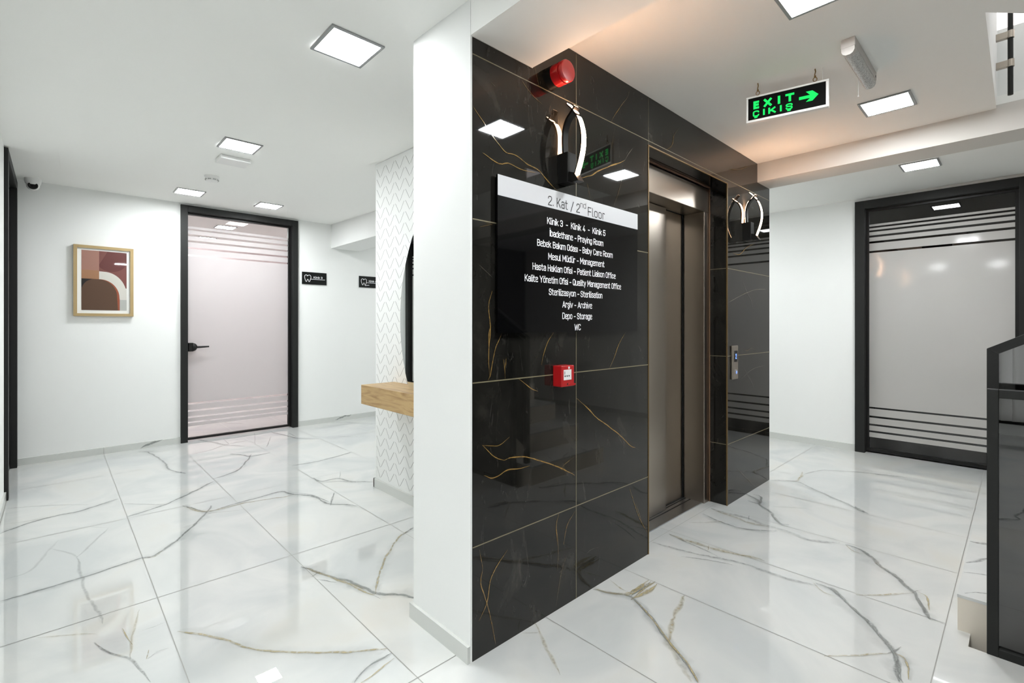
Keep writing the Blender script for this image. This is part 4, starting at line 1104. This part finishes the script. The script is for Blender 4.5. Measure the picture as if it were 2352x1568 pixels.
# ------------------------------------------------------------------ exit sign
ex = thing('exit_sign', 'green lit EXIT sign hanging from the right ceiling', 'exit sign', (2.63, 0.80, 2.345))
A_ = Vector((2.590, 0.975, 0)); B_ = Vector((2.670, 0.627, 0)); T_ = (B_-A_).normalized(); N_ = Vector((T_.y, -T_.x, 0))   # N_ faces the viewer
if N_.dot(Vector((-1,0,0))) < 0: N_ = -N_
def E(s, z, n=0.0): return tuple(A_ + T_*s + N_*n + Vector((0,0,z)))
b = MB()
def ebox(s0, s1, z0, z1, n0, n1, mat): b.obox(E((s0+s1)/2,(z0+z1)/2,(n0+n1)/2), T_, N_, (0,0,1), (s1-s0)/2, (n1-n0)/2, (z1-z0)/2, mat)
ebox(0.0, 0.357, 2.281, 2.293, -0.022, 0.003, 'white_plastic'); ebox(0.0, 0.357, 2.404, 2.413, -0.022, 0.003, 'white_plastic')
ebox(0.0, 0.009, 2.293, 2.404, -0.022, 0.003, 'white_plastic'); ebox(0.344, 0.357, 2.293, 2.404, -0.022, 0.003, 'white_plastic')
b.build('frame', ex, bevel=0.002)
b = MB(); ebox(0.006, 0.348, 2.290, 2.407, -0.018, 0.0, 'exit_face'); pn = b.build('face_panel', ex)
UP = (0,0,1)
for ch, s, w in (('E', 0.046, 0.026), ('X', 0.098, 0.036), ('I', 0.148, 0.012), ('T', 0.195, 0.038)):
    letters('exit_letter', ch, ex, E(s, 2.3455, 0.0012), T_, UP, w, 0.040, 'exit_green', 0.27)
for ch, s, w, dz in (('Ç', 0.045, 0.029, 0.0), ('I', 0.081, 0.011, 0), ('K', 0.117, 0.033, 0), ('I', 0.156, 0.011, 0), ('Ş', 0.192, 0.030, 0)):
    letters('exit_letter', ch, ex, E(s, 2.306, 0.0012), T_, UP, w, 0.031, 'exit_green', 0.21 if ch in 'ÇŞ' else 0.27)
b = MB()
b.prism([E(s, z, 0.0008) for s, z in ((0.234,2.3555),(0.280,2.3555),(0.263,2.3745),(0.290,2.3745),(0.3145,2.3505),(0.290,2.3255),(0.263,2.3255),(0.280,2.3410),(0.234,2.3410))], N_*0.0008, 'exit_green')
b.build('arrow', ex)
for s in (0.052, 0.300):
    b = MB()
    zz = 2.413
    b.tube([E(s,2.4795,-0.01), E(s+0.002,2.466,-0.01), E(s-0.001,2.452,-0.01), E(s,2.444,-0.01)], 0.0025, 'brass_hook', 8)
    ring = [E(s + 0.008*math.cos(2*math.pi*k/16), 2.429 + 0.010*math.sin(2*math.pi*k/16), -0.01) for k in range(17)]
    b.tube(ring, 0.0018, 'brass_hook', 6, caps=False)
    b.tube([E(s,2.412,-0.01), E(s,2.420,-0.01)], 0.003, 'brass_hook', 8)
    b.tube([E(s,2.438,-0.01), E(s,2.446,-0.01)], 0.0045, 'brass_hook', 8)
    b.build('hook', ex)
b = MB(); b.tube([E(0.330,2.412,-0.012), E(0.331,2.4795,-0.012)], 0.0014, 'white_plastic', 6); b.build('cable', ex)

# emergency luminaire
em = thing('emergency_light', 'narrow white emergency batten with clear lens on the right ceiling', 'emergency light', (2.70, 0.51, 2.48))
b = MB(); b.box(2.482, 2.925, 0.487, 0.540, 2.440, 2.4795, 'lamp_plastic'); b.build('base', em, bevel=0.003)
b = MB()
pr = [(0.489,2.4395),(0.489,2.425),(0.495,2.413),(0.505,2.407),(0.522,2.407),(0.532,2.413),(0.538,2.425),(0.538,2.4395)]
b.prism([(2.482,y,z) for y,z in pr], (0.03,0,0), 'lamp_plastic'); b.build('end_cap', em)
b = MB()
b.prism([(2.512,y,z) for y,z in pr], (0.408,0,0), 'lens_plastic', True)
b.build('lens', em)
b = MB()
for k in range(34):
    x = 2.517 + k*0.0118
    b.box(x, x+0.006, 0.497, 0.530, 2.418, 2.438, 'grey_plastic')
b.build('led_board', em)
b = MB(); b.lathe((2.900, 0.4868, 2.452), (0,-1,0), [(0,0.006),(0.0008,0.006)], 'text_black', 10); b.build('indicator', em)
b = MB(); b.tube([(2.775,0.532,2.42),(2.775,0.532,2.334)], 0.0013, 'white_plastic', 6); b.lathe((2.775,0.532,2.326), (0,0,1), [(0,0.001),(0.003,0.004),(0.006,0.004),(0.009,0.001)], 'white_plastic', 10); b.build('test_cord', em)

# ------------------------------------------------------------------ small ceiling fittings, left
t = thing('ceiling_box', 'flat white rectangular junction box on the left ceiling', 'ceiling box', (0.97, 4.06, cz(4.06)))
b = MB(); z = cz(4.06); b.box(0.872, 1.072, 4.00, 4.165, z-0.030, z-0.003, 'white_plastic'); b.build('cover', t, bevel=0.003)
b = MB(); b.box(0.880, 1.064, 4.01, 4.155, z-0.004, z+0.001, 'grey_plastic'); b.build('mount_plate', t)
z = cz(4.67)
t = thing('smoke_detector', 'small round white smoke detector on the left ceiling', 'smoke detector', (0.963, 4.72, z))
b = MB(); b.lathe((0.963, 4.72, z+0.001), (0,0,-1), [(0,0.055),(0.012,0.055),(0.016,0.052)], 'white_plastic'); b.build('base', t)
b = MB(); b.lathe((0.963, 4.72, z-0.014), (0,0,-1), [(0,0.049),(0.016,0.048),(0.026,0.040),(0.030,0.020),(0.031,0.001)], 'white_plastic'); b.build('sensor_head', t)
b = MB()
for k in range(8):
    a_ = 2*math.pi*k/8 + 0.2
    b.obox((0.963+0.0465*math.cos(a_), 4.72+0.0465*math.sin(a_), z-0.031), (-math.sin(a_), math.cos(a_), 0), (math.cos(a_), math.sin(a_), 0), (0,0,1), 0.012, 0.004, 0.004, 'grey_plastic')
b.build('vents', t)

cx, cy = -0.145, 5.985; z = cz(cy)
t = thing('dome_camera', 'white turret security camera in the far left ceiling corner', 'security camera', (cx, cy, z))
b = MB(); b.lathe((cx, cy, z+0.001), (0,0,-1), [(0,0.056),(0.02,0.056),(0.045,0.050),(0.055,0.040)], 'white_plastic'); b.build('base', t)
dv = Vector((-cx, -cy, 1.5-z)).normalized(); c0 = Vector((cx, cy, z-0.058))
b = MB()
prof = [( -0.044*math.cos(q*math.pi/14), 0.044*math.sin(q*math.pi/14)) for q in range(11)]
b.lathe(c0, dv, prof, 'white_plastic', 32); b.build('turret', t)
b = MB(); b.lathe(c0 + dv*0.026, dv, [(0,0.034),(0.010,0.032),(0.014,0.028),(0.010,0.018),(0.012,0.010),(0.014,0.001)], 'black_plastic', 32); b.build('camera_lens', t)

# ------------------------------------------------------------------ framed print
fr = thing('framed_print', 'abstract arch print in a light wood frame on the white far wall', 'picture', (0.34, YF, 1.66))
b = MB(); x0, x1, z0, z1, w = 0.120, 0.562, 1.328, 1.997, 0.026
for q in ((x0,x1,z0,z0+w),(x0,x1,z1-w,z1),(x0,x0+w,z0+w,z1-w),(x1-w,x1,z0+w,z1-w)): b.box(q[0], q[1], YF-0.034, YF-0.001, q[2], q[3], 'frame_wood')
b.build('frame', fr)
b = MB(); b.box(x0+w, x1-w, YF-0.020, YF-0.004, z0+w, z1-w, 'mat_board'); b.build('mat_board', fr)
AX0, AX1, AZ0, AZ1 = 0.176, 0.509, 1.385, 1.952
def ap(u, v, k): return (AX0 + u*(AX1-AX0), YF-0.0205-0.0002*k, AZ0 + v*(AZ1-AZ0))
b = MB()
b.prism([ap(0,0,0),ap(1,0,0),ap(1,1,0),ap(0,1,0)], (0,0.0004,0), 'art_mauve')
def area(pts, mat, k): b.poly([ap(u,v,k) for u,v in pts], mat)
def px(L): return [((x-583)/329.0, (1295-y)/433.0) for x,y in L]
def carc(cx, cy, rx, ry, a0, a1, n=16): return [(cx+rx*math.cos(math.radians(a0+(a1-a0)*i/n)), cy-ry*math.sin(math.radians(a0+(a1-a0)*i/n))) for i in range(n+1)]
area(px([(583,862),(708,862),(708,1005),(583,1005)]), 'art_pink', 1.6)
area(px([(583,1005),(708,1005),(708,1068),(583,1068)]), 'art_tan', 1.6)
area(px([(770,862),(912,862),(912,960)] + carc(800,930,112,80,-20,-150)), 'art_plum', 1)
area(px([(708,1295),(708,1010)] + carc(745,1180,167,168,88,18) + [(912,1130),(912,1295)]), 'art_cream', 2)
area(px([(855,1215),(912,1215),(912,1295),(855,1295)]), 'art_grey', 3)
area(px([(583,1068),(720,1068),(720,1295),(583,1295)]), 'art_coal', 3)
area(px([(700,1295),(700,1068)] + carc(715,1200,143,132,90,0) + [(860,1215),(860,1295)]), 'art_rust', 4)
area(px([(583,1295),(583,1135)] + carc(680,1150,95,82,165,90) + carc(700,1190,140,122,90,0) + [(846,1295)]), 'art_brown', 5)
b.build('print', fr)

# ------------------------------------------------------------------ clinic door plates
def tooth(b, cx, cz_, w, h, y):
    pts = [(0.5,0.86),(0.40,0.93),(0.25,0.98),(0.10,0.90),(0.03,0.72),(0.05,0.52),(0.12,0.35),(0.17,0.18),(0.25,0.04),(0.33,0.03),(0.38,0.15),(0.42,0.30),(0.50,0.38),
           (0.58,0.30),(0.62,0.15),(0.67,0.03),(0.75,0.04),(0.83,0.18),(0.88,0.35),(0.95,0.52),(0.97,0.72),(0.90,0.90),(0.75,0.98),(0.60,0.93),(0.45,0.83),(0.36,0.84)]
    b.strip([(cx + (u-0.5)*w, y, cz_ + (v-0.5)*h) for u, v in pts], 0.006, (0,-1,0), 'text_white', 0.0006)
def plate(x0, label, body, swoosh):
    t = thing('clinic_plate', label, 'sign', (x0+0.15, YF, 1.825), 'black clinic door plates')
    b = MB(); b.box(x0, x0+0.303, YF-0.010, YF-0.001, 1.750, 1.902, 'plate_black'); b.build('plate', t)
    b = MB(); tooth(b, x0+0.068, 1.824, 0.084, 0.088, YF-0.010); b.build('tooth_emblem', t)
    letters('lettering', body, t, (x0+0.195, YF-0.0108, 1.826), (1,0,0), (0,0,1), 0.112, 0.026, 'text_white', 0.15)
    b = MB(); b.strip([(x0+0.103,YF-0.010,1.815),(x0+0.283,YF-0.010,1.815)], 0.005, NY, 'text_white', 0.0007)
    if swoosh: b.strip([(x0+0.085,YF-0.010,1.775),(x0+0.12,YF-0.010,1.782),(x0+0.145,YF-0.010,1.784)], 0.006, NY, 'text_white', 0.0007)
    b.build('underline', t)
plate(2.202, 'black plate reading Klinik 3 right of the far glass door', 'Klinik 3', False)
plate(2.945, 'black clinic plate half hidden by the chevron wall', 'Klinik 4', True)

# ------------------------------------------------------------------ mirror and shelf
mr_ = thing('wall_mirror', 'large round mirror on the chevron wall above the wood shelf', 'mirror', (XC, 2.45, 1.3))
MCY, MCZ, MR, MX = 1.895, 1.283, 1.005, 1.70
pts = []
a0 = math.degrees(math.asin((0.8315-MCZ)/MR)); a1 = math.degrees(math.acos((1.80-MCY)/MR))
for i in range(97):
    a_ = math.radians(a0 + (a1-a0)*i/96)
    pts.append((MX, MCY + MR*math.cos(a_), MCZ + MR*math.sin(a_)))
pts.append((MX, 1.80, 0.8315))
b = MB(); b.prism([(MX+0.0008, p_[1], p_[2]) for p_ in pts], (0.006,0,0), 'mirror_edge'); b.build('backing', mr_)
b = MB(); b.poly([(MX, p_[1], p_[2]) for p_ in pts][::-1], 'mirror'); b.build('reflecting_face', mr_)
b = MB(); b.box(MX+0.007, XC-0.001, 1.9, 2.65, 0.95, 1.9, 'white_plastic'); b.build('wall_mount', mr_)
sh = thing('wall_shelf', 'thick light oak shelf on the chevron wall below the mirror', 'shelf', (1.66, 2.45, 0.76))
b = MB(); b.box(1.535, XC-0.001, 1.79, 3.140, 0.698, 0.830, 'oak'); b.build('board', sh, bevel=0.002)

# ------------------------------------------------------------------ staircase
st = thing('staircase', 'white veined marble stair rising to the right behind the glass railing', 'staircase', (3.13, 0.0, 0))
SX0, SX1 = 2.672, 3.605
for i in range(10):
    y1 = 0.178 - 0.29*i; y0 = y1 - 0.29
    z1 = 0.145 + 0.165*i
    b = MB()
    b.box(SX0, SX1, y0, y1, -0.9 if i < 3 else z1-0.42, z1-0.012, 'cream_step')
    b.box(SX0-0.001, SX1, y0, y1+0.001, z1-0.012, z1, 'floor_marble')
    if i == 0:
        k = 0
        for pts, w in (([(2.70,0.16),(2.74,0.13),(2.77,0.08),(2.80,0.02)], 0.014), ([(2.93,0.176),(2.96,0.12),(2.99,0.05)], 0.014), ([(3.05,0.176),(3.12,0.13),(3.22,0.09)], 0.022), ([(3.36,0.176),(3.38,0.12),(3.40,0.05)], 0.05)):
            k += 1; b.vein([(x,y,z1) for x,y in pts], w, (0,0,1), 'vein_g', 0.55, 0.0006+0.00003*k)
    b.build('step', st)
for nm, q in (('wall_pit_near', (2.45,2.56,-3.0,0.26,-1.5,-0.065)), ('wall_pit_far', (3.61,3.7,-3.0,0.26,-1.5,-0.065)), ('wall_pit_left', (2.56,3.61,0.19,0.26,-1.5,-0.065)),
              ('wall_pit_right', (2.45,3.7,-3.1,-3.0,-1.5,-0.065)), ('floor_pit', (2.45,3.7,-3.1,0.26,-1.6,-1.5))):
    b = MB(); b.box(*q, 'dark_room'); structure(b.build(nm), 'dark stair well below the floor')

# railings
gr = thing('glass_railing', 'black framed smoked glass railing at the floor edge, lower right', 'railing', (2.575, -0.9, 0))
RX = 2.575
b = MB()
def bar(p0, p1, w): 
    p0, p1 = Vector(p0), Vector(p1); d = p1-p0
    b.obox((p0+p1)/2, d, (1,0,0), d.cross(Vector((1,0,0))), d.length/2, w[0]/2, w[1]/2, 'black_frame')
bar((RX,0.073,0.0),(RX,0.073,1.0),(0.04,0.032)); b.build('post', gr, bevel=0.002)
b = MB(); bar((RX,-1.9,0.0),(RX,-1.9,1.0),(0.04,0.032)); b.build('post', gr, bevel=0.002)
b = MB(); bar((RX,-1.884,0.984),(RX,0.057,0.984),(0.04,0.032)); b.build('top_rail', gr, bevel=0.002)
b = MB(); bar((RX,-1.884,0.016),(RX,0.057,0.016),(0.04,0.032)); b.build('bottom_rail', gr, bevel=0.002)
b = MB(); b.box(RX-0.004, RX+0.004, -1.884, 0.057, 0.032, 0.968, 'rail_glass'); b.build('glass_pane', gr)
sr = thing('stair_railing', 'black framed sloping glass railing climbing with the stair, far right edge', 'railing', (2.72, -0.6, 0.145))
QX = 2.72; slope = 0.165/0.29
RT = lambda y: 1.147 + (0.094 - y)*slope
b = MB(); b.prism([(QX-0.02,0.094,0.147),(QX-0.02,0.094,RT(0.094)),(QX-0.02,0.060,RT(0.060)-0.038),(QX-0.02,0.060,0.147)], (0.04,0,0), 'black_frame'); b.build('post', sr, bevel=0.0015)
b = MB(); b.prism([(QX-0.02,0.0938,RT(0.0938)),(QX-0.02,-1.9,RT(-1.9)),(QX-0.02,-1.9,RT(-1.9)-0.038),(QX-0.02,0.0598,RT(0.0598)-0.038)], (0.04,0,0), 'black_frame'); b.build('hand_rail', sr, bevel=0.0015)
b = MB(); bar((QX,-1.9,1.35),(QX,-1.9,1.138+1.992*slope-0.02),(0.04,0.034)); b.build('post', sr, bevel=0.002)
b = MB(); b.prism([(QX-0.004,0.060,0.27),(QX-0.004,0.060,1.13),(QX-0.004,-1.88,1.13+1.94*slope),(QX-0.004,-1.88,0.27+1.94*slope)], (0.008,0,0), 'rail_glass_pale'); b.build('glass_pane', sr)

bp = thing('baluster_post', 'dark metal baluster post bracketed inside the ceiling opening, upper right', 'railing post', (3.85, 0.042, 2.52))
b = MB(); b.tube([(3.85,0.040,2.52),(3.85,0.040,3.9)], 0.0115, 'black_frame', 16); b.build('pole', bp)
for z in (2.695, 2.855):
    b = MB(); b.box(3.836, 3.864, 0.050, HY, z-0.017, z+0.017, 'steel'); b.lathe((3.85,0.040,z-0.02), (0,0,1), [(0,0.016),(0.04,0.016)], 'steel', 20); b.build('bracket', bp)
